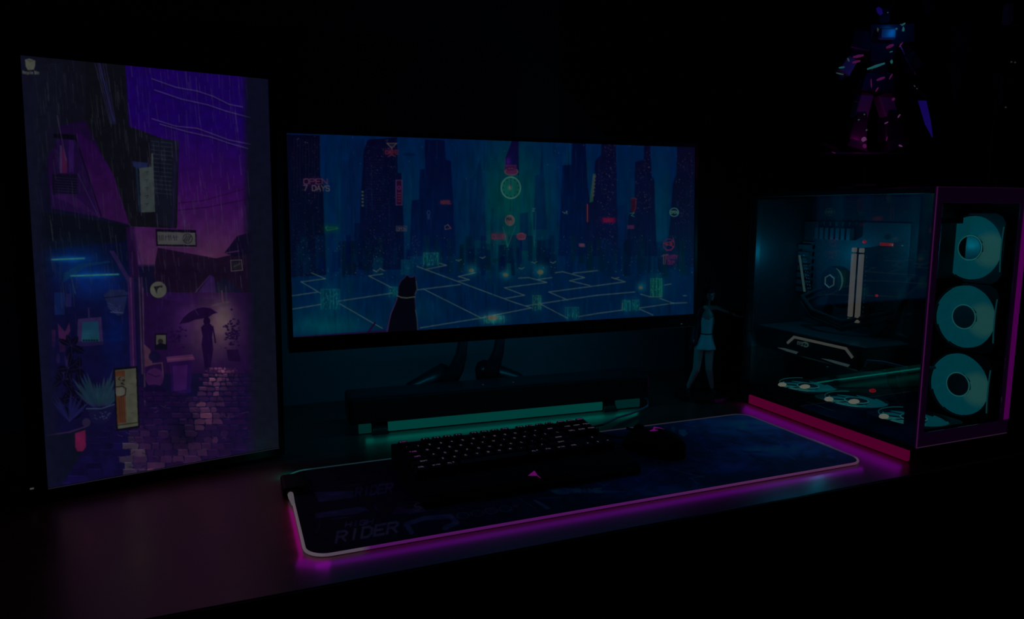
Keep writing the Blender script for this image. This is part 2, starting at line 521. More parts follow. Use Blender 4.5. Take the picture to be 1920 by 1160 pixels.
# ---------------------------------------------------------------- picture on the wide screen: rainy neon city with a cat
def city_picture():
    p = Pic([(538, 250), (1303, 277), (1300, 588), (550, 632)], (0, 28, 62), 3)
    r = p.r
    t = np.clip((p.Y - 255) / 375, 0, 1)[..., None]
    p.a = np.array([0, 22, 58.]) * (1 - t) + np.array([0, 23, 52.]) * t
    p.glow(958, 370, 75, 120, (0, 30, -4))
    p.glow(640, 430, 50, 150, (0, 8, 6))
    p.glow(770, 400, 36, 130, (0, 9, 6))
    p.glow(1065, 360, 60, 110, (0, 8, 8))
    p.glow(1235, 420, 22, 120, (0, 16, 6))
    p.glow(600, 606, 100, 34, (0, 16, 6))
    p.glow(950, 470, 90, 40, (0, 14, 0))
    p.glow(780, 580, 60, 30, (0, 10, 4))
    for _ in range(150):            # soft vertical streaks of distant towers
        x, w = r.uniform(545, 1300), r.uniform(3, 14)
        y0 = r.uniform(250, 420)
        p.rect(x, y0, x + w, y0 + r.uniform(60, 220), (0, r.uniform(10, 46), r.uniform(40, 74)), r.uniform(.05, .22))
    back = [[(640, 300), (662, 300), (662, 500), (640, 500)], [(655, 262), (684, 262), (684, 520), (655, 520)],
            [(895, 310), (900, 300), (905, 330), (912, 450), (888, 450)], [(1000, 430), (1004, 330), (1012, 326), (1017, 275), (1020, 328), (1026, 430)],
            [(880, 340), (890, 330), (890, 470), (880, 470)], [(975, 400), (990, 398), (992, 470), (975, 470)], [(1150, 390), (1175, 380), (1177, 470), (1150, 470)]]
    for b in back:
        p.poly(b, (2, 18, 52), .55)
    towers = [
        ([(538, 252), (600, 254), (601, 330), (606, 345), (608, 420), (612, 515), (540, 520)], (4, 4, 27)),
        ([(683, 280), (690, 262), (745, 258), (746, 324), (753, 325), (757, 420), (758, 505), (672, 505), (676, 380)], (4, 5, 34)),
        ([(797, 262), (834, 263), (836, 300), (846, 302), (848, 345), (851, 392), (855, 480), (768, 480), (772, 376), (786, 374), (788, 318), (797, 317)], (2, 9, 44)),
        ([(948, 296), (961, 262), (972, 262), (973, 328), (948, 322)], (10, 5, 46)),
        ([(1052, 385), (1055, 310), (1071, 309), (1073, 268), (1098, 268), (1101, 330), (1105, 372), (1107, 480), (1046, 480)], (1, 10, 44)),
        ([(1116, 302), (1127, 290), (1128, 266), (1155, 267), (1156, 340), (1158, 480), (1098, 480), (1099, 388), (1113, 352)], (6, 7, 38)),
        ([(1191, 304), (1207, 300), (1208, 270), (1219, 270), (1222, 330), (1227, 340), (1228, 395), (1232, 480), (1174, 480), (1178, 408), (1190, 372)], (5, 7, 36)),
        ([(1270, 270), (1303, 272), (1301, 500), (1246, 498), (1256, 420), (1262, 345), (1268, 325)], (5, 6, 32)),
    ]
    for pts, c in towers:
        p.poly(pts, (c[0], c[1] * .7, c[2] * .82), .96, (c[0] * .5, c[1] + 7, c[2] + 6))
    p.rect(642, 452, 668, 515, (2, 12, 28), .8)
    p.rect(664, 418, 700, 500, (2, 10, 36), .7)
    for _ in range(120):            # low skyline
        x, w, y = r.uniform(540, 1296), r.uniform(5, 18), r.uniform(440, 486)
        p.rect(x, y, x + w, r.uniform(488, 520), (0, r.uniform(8, 24), r.uniform(28, 50)), r.uniform(.3, .75))
    p.rect(700, 482, 718, 516, (0, 40, 60), .5)
    p.rect(752, 486, 768, 515, (0, 44, 62), .7)
    # lit windows
    def windows(x0, x1, y0, y1, n, cols, al=(.25, .8)):
        for _ in range(n):
            x, y = r.uniform(x0, x1), r.uniform(y0, y1)
            p.rect(x, y, x + r.uniform(.8, 1.9), y + r.uniform(.8, 1.8), cols[r.randint(len(cols))], r.uniform(*al))
    pur = [(52, 44, 74), (62, 38, 62), (40, 40, 78), (70, 56, 62)]
    windows(545, 600, 262, 510, 230, pur, (.15, .6))
    windows(684, 745, 262, 500, 330, pur, (.15, .6))
    windows(1129, 1154, 270, 470, 150, pur + [(70, 52, 56)], (.25, .85))
    windows(1116, 1130, 305, 470, 30, pur)
    windows(1206, 1222, 280, 400, 60, pur, (.3, .8))
    windows(1190, 1210, 310, 400, 40, pur)
    windows(1266, 1298, 285, 420, 120, pur, (.2, .75))
    windows(545, 1298, 440, 520, 420, [(46, 66, 76), (26, 62, 70), (62, 62, 74)], (.25, .9))
    windows(560, 1290, 500, 620, 170, [(20, 60, 62), (30, 50, 66)], (.15, .55))
    windows(700, 715, 440, 500, 26, [(56, 62, 70)])
    windows(772, 786, 440, 500, 30, [(56, 62, 70)])
    for x in np.arange(552, 600, 5.5):
        p.line(x, 262, x, r.uniform(300, 400), .8, (40, 36, 60), .25)
    for y in np.arange(300, 400, 5.0):
        p.line(686, y, 720, y, .7, (36, 30, 58), .3)
    for _ in range(40):             # stars
        x, y = r.uniform(545, 1298), r.uniform(256, 340)
        p.ell(x, y, .9, .9, (40, 62, 74), r.uniform(.3, .9))
    for _ in range(520):            # fine vertical strokes
        x, y = r.uniform(542, 1300), r.uniform(252, 600)
        L = r.uniform(14, 70)
        if r.rand() < .5:
            p.line(x, y, x, y + L, r.uniform(.7, 2), (0, 8, 30), r.uniform(.1, .4))
        else:
            p.line(x, y, x, y + L, r.uniform(.6, 1.2), (0, 50, 70), r.uniform(.08, .3))
    # neon signs
    wht = (66, 62, 66)
    p.glow(588, 346, 20, 14, (14, 0, 8))
    p.text('OPEN', 570, 345, 9.5, 1.6, (66, 36, 58), 1, 1.45, 0.0, 0, 1.0)
    p.text('7 DAYS', 569.5, 357, 9.5, 1.6, (62, 58, 66), 1, 1.08, 0.02, 0, 0.9)
    p.poly([(726, 269), (743, 269), (736, 276), (734, 276)], wht, .25)
    p.path([(726, 269), (744, 269), (736, 277), (734, 277), (726, 269)], 1.3, wht)
    p.path([(735, 277), (735, 281)], 1.3, wht)
    p.glow(733, 285, 13, 7, (44, 4, 12))
    p.text('CAFE', 723, 289, 6.5, 1.3, (62, 24, 34), 1, 1.1)
    p.path([(728, 294), (735, 290), (742, 294)], 1.1, (70, 34, 40))
    p.rect(743, 339, 754, 383, (30, 6, 34), .8)
    p.path([(743, 338), (754, 338), (754, 384), (743, 384), (743, 338)], 1.2, (62, 40, 70))
    p.ell(748.5, 352, 3.6, 4, (62, 24, 60), 1, 1.6)
    for k in range(4):
        p.rect(745.5, 361 + k * 5, 752, 363.5 + k * 5, (66, 24, 44), .8)
    for k in range(5):
        p.rect(678, 358 + k * 6.4, 682.5, 361.5 + k * 6.4, (40, 60, 54), .8)
    p.glow(836, 379, 12, 5, (30, 6, 8))
    p.text('HOTEL', 827, 382, 5.6, 1.5, (64, 28, 36), 1, .78)
    p.path([(743, 424), (763, 424), (763, 433), (743, 433), (743, 424)], 1, (44, 50, 58))
    p.text('OPEN', 745, 432, 5.5, 1, (54, 50, 60), 1, .85)
    p.path([(835, 430), (834, 424), (840, 421), (845, 428), (835, 430)], 1.3, (60, 52, 50))
    p.line(843, 424, 846, 428, 1.6, (70, 24, 50))
    p.ell(804, 399, 3.4, 4.4, (26, 40, 70), 1, 1)
    p.rect(802, 404, 806, 411, (26, 40, 70), .6)
    p.glow(620, 428, 16, 9, (0, 20, -12))
    p.path([(614, 424), (611, 427), (614, 432), (634, 428)], 1.4, (30, 66, 46))
    p.line(617, 426, 633, 426, 1.2, (10, 62, 40))
    p.ell(768, 290, 12, 3, (0, 16, 48), .8)
    # clock and the signs below it
    p.ell(958, 352, 19, 21, (8, 66, 60), .85)
    p.ell(958, 352, 19, 21, (48, 84, 78), 1, 2.0)
    for k in range(12):
        a = k * PI / 6
        p.ell(958 + 14.5 * math.sin(a), 352 - 16.5 * math.cos(a), 1.5, 1.6, (10, 40, 44))
    p.line(958, 352, 958, 339, 1.6, (20, 30, 50))
    p.glow(956, 352, 4, 5, (60, 14, 10))
    p.glow(953, 303, 6, 9, (34, 0, 34))
    p.rect(946, 309, 969, 322, (54, 20, 50), .75)
    p.ell(959, 322, 13, 7, (64, 24, 50), .8)
    p.ell(959, 322, 13, 7, (66, 56, 60), 1, 1)
    p.text('NOON', 948, 319, 6, 1.1, (30, 6, 40), .8, .95)
    p.ell(956, 413, 9, 10, (62, 50, 52), .95)
    p.text('MA', 950, 413, 5, 1.3, (14, 22, 40), 1, 1.2)
    p.ell(956, 413, 9, 10, (60, 64, 66), 1, 1.2)
    p.glow(935, 443, 20, 10, (20, 6, 6))
    p.rect(921, 437, 946, 449, (48, 28, 46), .8)
    p.text('CLUB', 923, 447, 7.5, 1.4, (68, 32, 52), .9, 1.0)
    p.ell(977, 443, 9, 7, (66, 28, 48), .9)
    p.path([(970, 440), (978, 437), (986, 440), (984, 448), (972, 448)], 1.3, (76, 48, 56))
    p.line(952, 462, 943, 425, 1.2, (20, 66, 66), .8)
    p.line(952, 462, 966, 425, 1.6, (20, 66, 66), .8)
    p.line(1002, 462, 997, 398, 1.1, (16, 62, 66), .7)
    p.line(1002, 462, 1005, 398, 1.1, (16, 62, 66), .7)
    p.path([(998, 391), (1003, 391), (998, 396), (1003, 396)], 1.3, (30, 60, 66))
    p.path([(1055, 397), (1059, 400), (1063, 396), (1063, 401)], 1.4, (46, 66, 70))
    # right-hand signs
    p.poly([(1112, 326), (1117, 326), (1112, 378), (1105, 380)], (22, 60, 46), .8)
    for k in range(6):
        p.path([(1113 - k * .6, 330 + k * 7), (1117 - k * .6, 331 + k * 7), (1113 - k * .6, 334 + k * 7)], 1.3, (66, 44, 56))
    p.rect(1099, 383, 1104, 416, (40, 8, 26), .8)
    p.line(1101.5, 383, 1101.5, 416, 1.3, (76, 44, 44))
    p.glow(1141, 413, 15, 6, (44, 0, 14))
    p.rect(1130, 408, 1153, 417, (66, 4, 34), .9)
    p.text('BAR', 1133, 416, 6, 1.2, (78, 16, 44), .9, 1.05)
    p.rect(1183, 372, 1191, 397, (38, 8, 24), .8)
    p.path([(1183, 372), (1192, 372), (1192, 390), (1188, 398)], 1.1, (76, 24, 30))
    p.path([(1181, 400), (1189, 399), (1184, 404), (1189, 406)], 1.4, (20, 66, 58))
    p.rect(1176, 422, 1189, 429, (58, 24, 56), .8)
    p.ell(1264, 398, 9, 8.5, (40, 78, 76), .9, 1.8)
    p.text('OPEN', 1257.5, 400.5, 5, 1.2, (40, 76, 62), 1, .75)
    p.ell(1254, 458, 11, 11, (56, 22, 50), .9, 1.6)
    p.path([(1245, 463), (1250, 469), (1258, 469), (1263, 462), (1244, 456), (1263, 452)], 1.6, (70, 22, 56))
    p.line(1262, 446, 1264, 456, 1.6, (62, 22, 58))
    p.ell(1250, 458, 3, 3, (66, 24, 34), .9)
    p.ell(1258, 457, 3, 3, (66, 24, 34), .9)
    p.glow(1258, 485, 16, 12, (16, 0, 14))
    p.path([(1240, 480), (1252, 477), (1244, 478), (1244, 495)], 1.5, (52, 50, 62))
    p.line(1248, 478, 1247, 495, 1.5, (66, 34, 50))
    p.text('DIRTY', 1250, 485, 6.5, 1.4, (64, 20, 50), 1, .72)
    p.text('DEP', 1252, 495, 6, 1.4, (58, 18, 50), 1, .8)
    for x, y in ((1090, 459), (1092, 460)):
        p.rect(x - 5, y - 3, x + 5, y + 3, (70, 44, 60), .7)
    # lit blocks near the ground
    def block(x0, y0, x1, y1, c, al=.8):
        p.glow((x0 + x1) / 2, (y0 + y1) / 2, (x1 - x0) * .9, (y1 - y0) * .8, (0, c[1] * .35, c[2] * .2))
        p.rect(x0, y0, x1, y1, c, al * .55)
        for q in np.arange(x0, x1 - 1, 3.2):
            p.rect(q, y0 + r.uniform(-3, 4), q + r.uniform(1.2, 3), y1 + r.uniform(-3, 3), [(0, 22, 44), (c[0] + 8, c[1] + 14, c[2] + 10)][r.randint(2)], .5)
        for _ in range(int((x1 - x0) * (y1 - y0) / 22)):
            x, y = r.uniform(x0, x1 - 2), r.uniform(y0, y1 - 2)
            p.rect(x, y, x + 1.4, y + r.uniform(1.5, 4), (c[0] + 20, c[1] + 22, c[2] + 14), .6)
        p.path([(x0, y1), (x0, y0), (x1, y0), (x1, y1)], .9, (c[0] + 18, c[1] + 24, c[2] + 14), .7)
    block(602, 542, 636, 580, (0, 54, 66), .75)
    block(794, 474, 822, 497, (6, 62, 66), .7)
    block(1220, 522, 1241, 556, (6, 66, 52), .85)
    block(1167, 563, 1181, 583, (0, 58, 60), .7)
    block(1186, 562, 1198, 582, (0, 58, 60), .7)
    block(999, 554, 1014, 581, (14, 62, 56), .65)
    block(1060, 576, 1085, 597, (0, 52, 58), .55)
    block(908, 592, 945, 606, (6, 66, 62), .7)
    block(730, 538, 748, 556, (0, 56, 58), .4)
    L = [[(584, 511), (610, 522), (565, 528), (601, 549)], [(596, 547), (548, 554)], [(602, 570), (548, 579)], [(635, 564), (735, 549)], [(637, 569), (717, 615)],
         [(718, 513), (692, 517), (735, 539)], [(782, 499), (960, 565), (997, 577)], [(797, 505), (837, 497), (824, 493)], [(782, 543), (863, 533)], [(795, 542), (901, 595)],
         [(788, 614), (906, 595), (933, 589), (995, 577)], [(859, 527), (880, 524), (860, 518), (891, 511)], [(947, 559), (983, 553), (946, 539), (1025, 529), (991, 520), (972, 521)],
         [(1006, 524), (1035, 520)], [(986, 573), (1064, 561), (1120, 553), (1190, 547)], [(1064, 562), (1029, 547), (1120, 535), (1172, 528), (1147, 520)], [(1106, 535), (1068, 526), (1096, 520), (1055, 509), (1041, 511)],
         [(1074, 512), (1120, 507)], [(1014, 570), (1064, 596)], [(1085, 593), (1120, 587), (1166, 581), (1167, 568)], [(1199, 577), (1262, 568), (1288, 567)], [(1262, 568), (1237, 559)], [(1199, 579), (1224, 590)],
         [(1201, 551), (1218, 556), (1240, 556)], [(1246, 534), (1258, 532)], [(1281, 554), (1287, 554)]]
    for pl in L:
        p.path(pl, 3.0, (10, 56, 60), .22)
        p.path(pl, 1.4, (52, 68, 70), .95)
    p.path([(700, 506), (706, 509), (713, 503), (720, 507)], 1.6, (58, 64, 70))
    p.path([(1147, 520), (1152, 522), (1160, 520)], 1.6, (56, 64, 70))
    for x, y, s in ((884, 507, 5), (948, 515, 5), (1013, 510, 6), (1201, 539, 4)):
        p.glow(x, y - 2, s * 2.2, s * 2.6, (6, 40, 26))
        p.ell(x, y, s, s * .7, (64, 66, 56), .9)
    p.glow(924, 594, 24, 12, (22, 40, 30))
    p.ell(923, 595, 11, 4.5, (70, 72, 62), .95)
    for x, y in ((860, 487), (1002, 491), (1037, 491), (905, 482), (978, 502)):
        p.path([(x - 5, y), (x, y + 2), (x + 5, y - 1)], 1.5, (40, 66, 66))
    for _ in range(110):            # wet reflections on the ground plane
        x, y = r.uniform(548, 1296), r.uniform(520, 625)
        p.line(x, y, x, y + r.uniform(6, 22), r.uniform(1, 3), [(0, 48, 62), (0, 12, 38)][r.randint(2)], r.uniform(.1, .4))
    p.glow(620, 612, 90, 20, (0, 14, 8))
    for _ in range(260):            # rain
        x, y = r.uniform(545, 1298), r.uniform(255, 610)
        p.line(x, y, x - r.uniform(-.5, .5), y + r.uniform(6, 30), .7, (8, 50, 70), r.uniform(.08, .3))
    # the cat on the ledge
    p.line(540, 633, 724, 620, 4, (22, 10, 42))
    p.line(690, 623, 703, 605, 3.4, (20, 6, 34))
    cat = [(747, 552), (748, 536), (753, 526), (759, 521), (763, 516), (768, 520), (774, 520), (778, 517), (780, 527), (782, 542), (778, 551), (777, 558), (779, 580), (782, 600), (784, 625), (725, 630), (728, 608), (733, 588), (741, 570), (745, 559)]
    p.path(cat + cat[:1], 2.4, (36, 22, 56), .9)
    p.poly(cat, (3, 3, 12))
    p.path([(745, 559), (733, 588), (726, 622)], 1.3, (52, 34, 70), .9)
    p.path([(780, 527), (782, 542), (778, 551)], 1.3, (30, 62, 64), .9)
    p.path([(779, 580), (782, 600), (783, 618)], 1.3, (30, 60, 66), .9)
    p.path([(745, 554), (752, 557), (762, 558), (778, 556)], 1.8, (56, 66, 58))
    p.blur_noise(5, 16, .10)
    return p


# ---------------------------------------------------------------- picture on the upright screen: rainy alley at night
def alley_picture():
    p = Pic([(38, 103), (503, 148), (523, 838), (90, 915)], (10, 10, 24), 11)
    r = p.r
    X, Y = p.X, p.Y
    t = np.clip((Y - 100) / 800, 0, 1)[..., None]
    p.a = np.array([9, 10, 22.]) * (1 - t) + np.array([12, 9, 40.]) * t
    # sky between the roofs
    ts = np.clip((Y - 120) / 370, 0, 1)[..., None]
    sky = np.array([24, 2, 76.]) * (1 - ts) + np.array([56, 22, 66.]) * ts
    ts = np.clip((Y - 215 - (X - 240) * .12) / 260, 0, 1)[..., None]
    band = np.where(ts < .5, np.array([20, 2, 72.]) * (1 - 2 * ts) + np.array([40, 8, 64.]) * 2 * ts, np.array([40, 8, 64.]) * (2 - 2 * ts) + np.array([56, 26, 60.]) * (2 * ts - 1))
    m = np.clip((X - (232 + (Y - 120) * .03)) / 3, 0, 1) * np.clip((470 - X) / 16, 0, 1) * np.clip((500 - Y) / 6, 0, 1)
    p.a = p.a * (1 - m[..., None]) + band * m[..., None]
    p.glow(405, 475, 50, 50, (8, 8, 0))
        # left facade
    p.poly([(150, 110), (235, 118), (242, 236), (300, 258), (336, 265), (332, 428), (243, 424), (212, 325), (175, 262), (150, 215)], (10, 11, 17), .96)
    p.poly([(40, 105), (160, 114), (160, 240), (95, 240), (60, 420)], (11, 12, 21), .8)
    p.poly([(84, 240), (160, 225), (192, 290), (212, 325), (243, 421), (186, 406), (96, 390)], (19, 6, 38), .9, (26, 9, 48))
    p.poly([(142, 246), (175, 268), (212, 325), (243, 421), (186, 406)], (26, 4, 48), .9, (38, 12, 52))
    p.poly([(102, 368), (112, 352), (146, 372), (186, 406)], (32, 12, 52), .8)
    p.poly([(60, 120), (120, 118), (110, 260), (70, 330)], (12, 14, 26), .8)
    for k in range(5):
        p.line(178 + k * 5, 118, 207 + k * 2.5, 232, 1.2, (40, 38, 90), .5)
    p.line(186, 118, 214, 226, 3, (28, 26, 74), .6)
    p.poly([(100, 250), (142, 252), (142, 262), (100, 258)], (5, 5, 14))
    p.rect(106, 262, 140, 324, (20, 8, 44), .9)
    p.rect(112, 272, 116, 324, (48, 34, 66), .8)
    p.poly([(116, 272), (126, 300), (126, 324), (116, 324)], (52, 14, 44), .9)
    p.rect(129, 262, 138, 322, (32, 12, 62), .9)
    p.line(107, 216, 124, 300, 1.4, (52, 44, 66), .7)
    p.rect(98, 326, 145, 364, (8, 7, 20), .8)
    for k in range(7):
        p.line(102, 332 + k * 5, 146, 335 + k * 5, 1, (28, 24, 54), .6)
    p.line(142, 258, 190, 405, 2.2, (7, 5, 22), .9)
    p.line(146, 326, 186, 408, 1.8, (30, 24, 58), .8)
    # roof eave and the blue shop below
    p.poly([(50, 392), (215, 418), (245, 424), (262, 520), (60, 520)], (7, 9, 18), .92)
    p.poly([(60, 470), (245, 450), (262, 700), (70, 730)], (5, 9, 38), .6, (8, 8, 46))
    p.glow(140, 490, 62, 40, (-2, 16, 36))
    p.glow(180, 530, 70, 42, (-2, 14, 34))
    p.glow(215, 640, 26, 70, (-4, 8, 24))
    p.poly([(120, 512), (150, 494), (205, 489), (206, 492), (160, 500), (118, 530)], (8, 40, 66), .6)
    for x0, y0, x1, y1 in ((97, 486.5, 158, 484), (133, 517, 222, 514)):
        p.glow((x0 + x1) / 2, y0 - 1, 42, 7, (0, 26, 38))
        p.line(x0, y0, x1, y1, 3.4, (20, 74, 96))
        p.line(x0 + 1, y0, x1 - 1, y1, 1.5, (40, 86, 80))
    p.line(134, 520, 141, 550, 1.5, (24, 40, 66))
    for x0, y0, x1, y1, c in ((102, 548, 121, 590, (10, 24, 64)), (124, 550, 134, 575, (22, 22, 62))):
        p.rect(x0, y0, x1, y1, c, .8)
    p.poly([(194, 553), (206, 543), (232, 543), (240, 548), (232, 588), (222, 592), (206, 580)], (18, 24, 54))
    p.line(194, 558, 238, 554, 1.4, (6, 8, 26))
    for k in range(12):
        p.line(200 + r.uniform(0, 26), 566 + r.uniform(0, 20), 206 + r.uniform(0, 26), 568 + r.uniform(0, 22), 1, (40, 44, 80), .5)
    p.line(208, 585, 230, 586, 2, (48, 54, 84), .8)
    p.poly([(146, 598), (190, 594), (194, 646), (144, 650)], (36, 26, 60), .9)
    p.poly([(154, 604), (184, 602), (187, 640), (153, 642)], (14, 44, 66), .95, (18, 54, 66))
    for k in range(6):
        p.ell(157 + k * 5, 638, 2.2, 2, (6, 20, 34))
    p.line(166, 578, 167, 598, 3, (26, 22, 54))
    p.poly([(108, 606), (122, 622), (130, 604), (132, 620), (124, 634), (122, 660), (112, 660)], (56, 22, 54), .7)
    p.rect(97, 618, 104, 650, (42, 16, 52), .7)
    # posts and pipes between the shop and the lane
    for x, w, c in ((247, 4, (44, 16, 58)), (251, 3, (60, 30, 60)), (255, 4, (36, 12, 52)), (263, 3, (18, 8, 40)), (267, 3, (52, 36, 56)), (272, 2, (56, 28, 60))):
        p.line(x - 6, 520, x, 700, w, c, .8)
    p.line(268, 540, 272, 760, 3, (50, 34, 56), .8)
    p.poly([(205, 470), (214, 470), (246, 525), (240, 530)], (36, 22, 60), .7)
    p.poly([(236, 425), (252, 425), (262, 520), (244, 520)], (26, 8, 44), .8)
    p.line(250, 430, 268, 505, 3, (34, 20, 58), .7)
    # building with louvres and the tall sign
    p.poly([(281, 256), (336, 264), (328, 428), (292, 420)], (13, 15, 27), .97)
    for k in range(13):
        p.line(284, 264 + k * 8, 322, 268 + k * 8, 2.2, (28, 34, 46), .6)
    p.line(300, 258, 300, 330, 1.5, (8, 9, 18))
    p.line(330, 264, 324, 426, 2, (24, 12, 52), .8)
    p.poly([(248, 302), (278, 305), (276, 314), (262, 316), (250, 312)], (20, 26, 58), .95)
    p.line(256, 312, 262, 395, 4, (16, 30, 48), .8)
    p.poly([(261, 315), (284, 312), (284, 288), (287, 286), (291, 397), (265, 398)], (44, 51, 52), .97)
    for k in range(5):
        p.path([(272, 322 + k * 15), (278, 321 + k * 15), (275, 326 + k * 15)], 1.3, (20, 26, 34), .7)
    # wires
    for pts in ([(285, 147), (330, 163), (370, 170), (400, 180), (430, 195), (455, 200)], [(290, 168), (340, 185), (390, 196), (425, 208), (470, 220)], [(285, 222), (330, 236), (370, 240), (430, 262), (470, 270)], [(300, 232), (350, 246), (395, 256), (430, 268), (465, 278)]):
        p.path(pts, 1.8, (52, 46, 84), .8)
        p.path([(x, y + 3) for x, y in pts], 1.4, (10, 2, 40), .6)
    for pts in ([(335, 380), (380, 376), (430, 362), (465, 352)], [(335, 394), (390, 388), (470, 372)]):
        p.path(pts, 2, (26, 4, 40), .7)
    # horizontal sign
    p.poly([(292, 429), (368, 431), (369, 463), (293, 461)], (10, 6, 20))
    p.poly([(295, 434), (366, 436), (367, 459), (296, 458)], (54, 54, 56))
    for x in (299, 303, 306, 311, 316, 320, 326, 331):
        p.line(x, 440 + r.uniform(0, 2), x + r.uniform(-1, 2), 450, 1.6, (24, 24, 30), .85)
    p.line(310, 444, 320, 443, 1.3, (24, 24, 30), .8)
    p.line(324, 445, 334, 444, 1.3, (24, 24, 30), .8)
    p.ell(352, 447, 9.5, 9.5, (22, 22, 28), 1, 1.6)
    for k in range(3):
        p.line(345 + k * 4, 452, 350 + k * 4, 442, 2, (22, 22, 28))
    p.line(297, 462, 366, 463, 1.8, (56, 46, 62), .8)
    # roofs over the lane
    p.poly([(296, 464), (405, 484), (470, 470), (470, 560), (420, 520), (370, 560), (320, 548), (286, 520)], (17, 8, 26), .95)
    p.poly([(421, 474), (445, 442), (490, 430), (500, 470), (440, 480)], (10, 6, 26), .95)
    p.line(424, 474, 448, 470, 2, (58, 30, 70), .8)
    p.poly([(372, 548), (396, 515), (402, 520), (406, 560), (372, 560)], (34, 16, 62), .8)
    p.line(366, 548, 394, 516, 1.6, (48, 30, 76), .8)
    p.path([(433, 488), (453, 487), (455, 506), (434, 508), (433, 488)], 1.6, (54, 50, 54))
    p.rect(436, 491, 452, 504, (20, 20, 26), .9)
    p.line(438, 500, 450, 494, 1.4, (40, 40, 44))
    # lane glow
    p.rect(270, 548, 475, 700, (28, 8, 46), .75)
    p.glow(400, 615, 56, 64, (40, 34, 18))
    p.glow(420, 595, 22, 40, (22, 26, 10))
    p.glow(345, 600, 30, 40, (10, 4, 14))
    p.poly([(300, 545), (372, 552), (372, 572), (300, 560)], (34, 12, 58), .5)
    p.line(416, 545, 418, 566, 2.4, (66, 46, 56), .8)
    p.line(398, 573, 428, 566, 4, (66, 50, 60), .5)
    p.ell(296, 543, 16.5, 16.5, (10, 6, 20))
    p.ell(297, 543, 15.5, 15.5, (60, 60, 56))
    p.poly([(288, 537), (304, 535), (296, 541), (294, 551), (291, 543)], (16, 16, 18))
    p.ell(303, 537, 2, 2, (16, 16, 18))
    p.rect(290, 624, 313, 656, (12, 8, 24))
    p.rect(293, 628, 311, 652, (54, 56, 48), .95)
    p.ell(301, 640, 5, 5, (26, 20, 26))
    p.poly([(290, 648), (300, 643), (314, 646), (314, 652), (292, 653)], (8, 8, 22))
    # stool and bundle at the wall
    p.path([(272, 684), (304, 680), (306, 706)], 2.4, (52, 34, 48))
    p.poly([(270, 645), (282, 655), (286, 684), (272, 688)], (58, 36, 52), .9)
    p.ell(290, 668, 11, 10, (12, 10, 36), .9)
    p.ell(290, 708, 17, 18, (46, 18, 56), .85)
    p.path([(278, 700), (292, 706), (300, 704)], 1.6, (22, 6, 40))
    p.ell(288, 738, 24, 17, (12, 6, 34), .95)
    # plants along the lane
    for cx, cy, n, c in ((331, 630, 34, (24, 6, 44)), (435, 625, 70, (18, 6, 36))):
        for _ in range(n):
            x, y = cx + r.normal(0, 8), cy + r.normal(0, 13)
            p.ell(x, y, r.uniform(1.5, 3.4), r.uniform(1.2, 2.4), c, .85)
    p.rect(326, 650, 341, 672, (30, 8, 48), .8)
    p.poly([(425, 655), (447, 655), (452, 678), (428, 676)], (20, 6, 36), .9)
    # wheeled bin
    p.poly([(312, 669), (361, 664), (366, 674), (314, 679)], (58, 28, 60))
    p.line(314, 674, 362, 670, 1.6, (70, 40, 62))
    p.poly([(318, 680), (361, 677), (358, 736), (322, 740)], (26, 8, 48), 1, (22, 10, 56))
    p.poly([(324, 686), (352, 684), (350, 730), (326, 734)], (42, 16, 64), .8)
    p.ell(327, 739, 5.5, 5.5, (10, 4, 24))
    p.ell(327, 739, 2.4, 2.4, (34, 18, 44))
    # walker under an umbrella
    um = [(335, 607), (343, 595), (354, 585), (367, 578), (381, 575), (395, 577), (408, 586), (399, 589), (392, 594), (380, 597), (366, 599), (352, 605)]
    p.poly(um, (20, 6, 36))
    p.path(um[:7], 1.5, (52, 24, 68), .9)
    p.line(372, 590, 366, 580, 1.6, (48, 26, 60), .6)
    p.ell(388, 602, 6.5, 8, (18, 5, 34))
    p.poly([(377, 614), (382, 608), (395, 607), (400, 614), (398, 632), (400, 655), (395, 690), (391, 700), (384, 700), (383, 680), (378, 645), (380, 630)], (20, 6, 38))
    p.path([(399, 612), (402, 628), (404, 642)], 2.6, (20, 6, 38))
    p.line(386, 668, 388, 740, 5, (16, 5, 34), .7)
    # stone floor of the lane
    for row in range(22):
        f = row / 21.0
        y = 690 + 215 * f ** 1.25
        h = 4.5 + 11 * f
        x = 262 + r.uniform(-12, 0) - 190 * max(0, f - .25)
        while x < 478:
            w = (7 + 20 * f) * r.uniform(.6, 1.5)
            cx = x + w / 2
            bright = math.exp(-((cx - 415 + 60 * f) / (26 + 22 * f)) ** 2) * (1 - .75 * f) * 1.1 + math.exp(-((cx - 292) / 34) ** 2) * max(0, f - .45) * 1.5
            white = math.exp(-((cx - 247) / 17) ** 2) * max(0, f - .5) * 2.6
            c = np.array([22, 8, 42]) + bright * np.array([60, 38, 26]) * r.uniform(.2, 1.35) + min(1, white) * np.array([40, 50, 16]) * r.uniform(.3, 1.2)
            if cx < 235:
                c = np.array([12, 8, 42]) * r.uniform(.7, 1.2)
            if y - (x - 262) * .1 > 726 or cx > 375:
                j = [r.uniform(-1.5, 1.5) for _ in range(8)]
                p.poly([(x + 1 + j[0], y + j[1]), (x + w * .5, y - 1 + j[2] * .5), (x + w - 1 + j[3], y + j[4]), (x + w + j[6] * .5, y + h * .5), (x + w - 1 + j[5], y + h - 1), (x + 1, y + h - 1 + j[7])], c, r.uniform(.6, .95))
                if r.rand() < .35:
                    p.line(x + 1, y, x + w * .8, y, 1.2, c * 1.5 + 6, .6)
            x += w
    p.glow(345, 815, 34, 46, (-12, -4, -14))
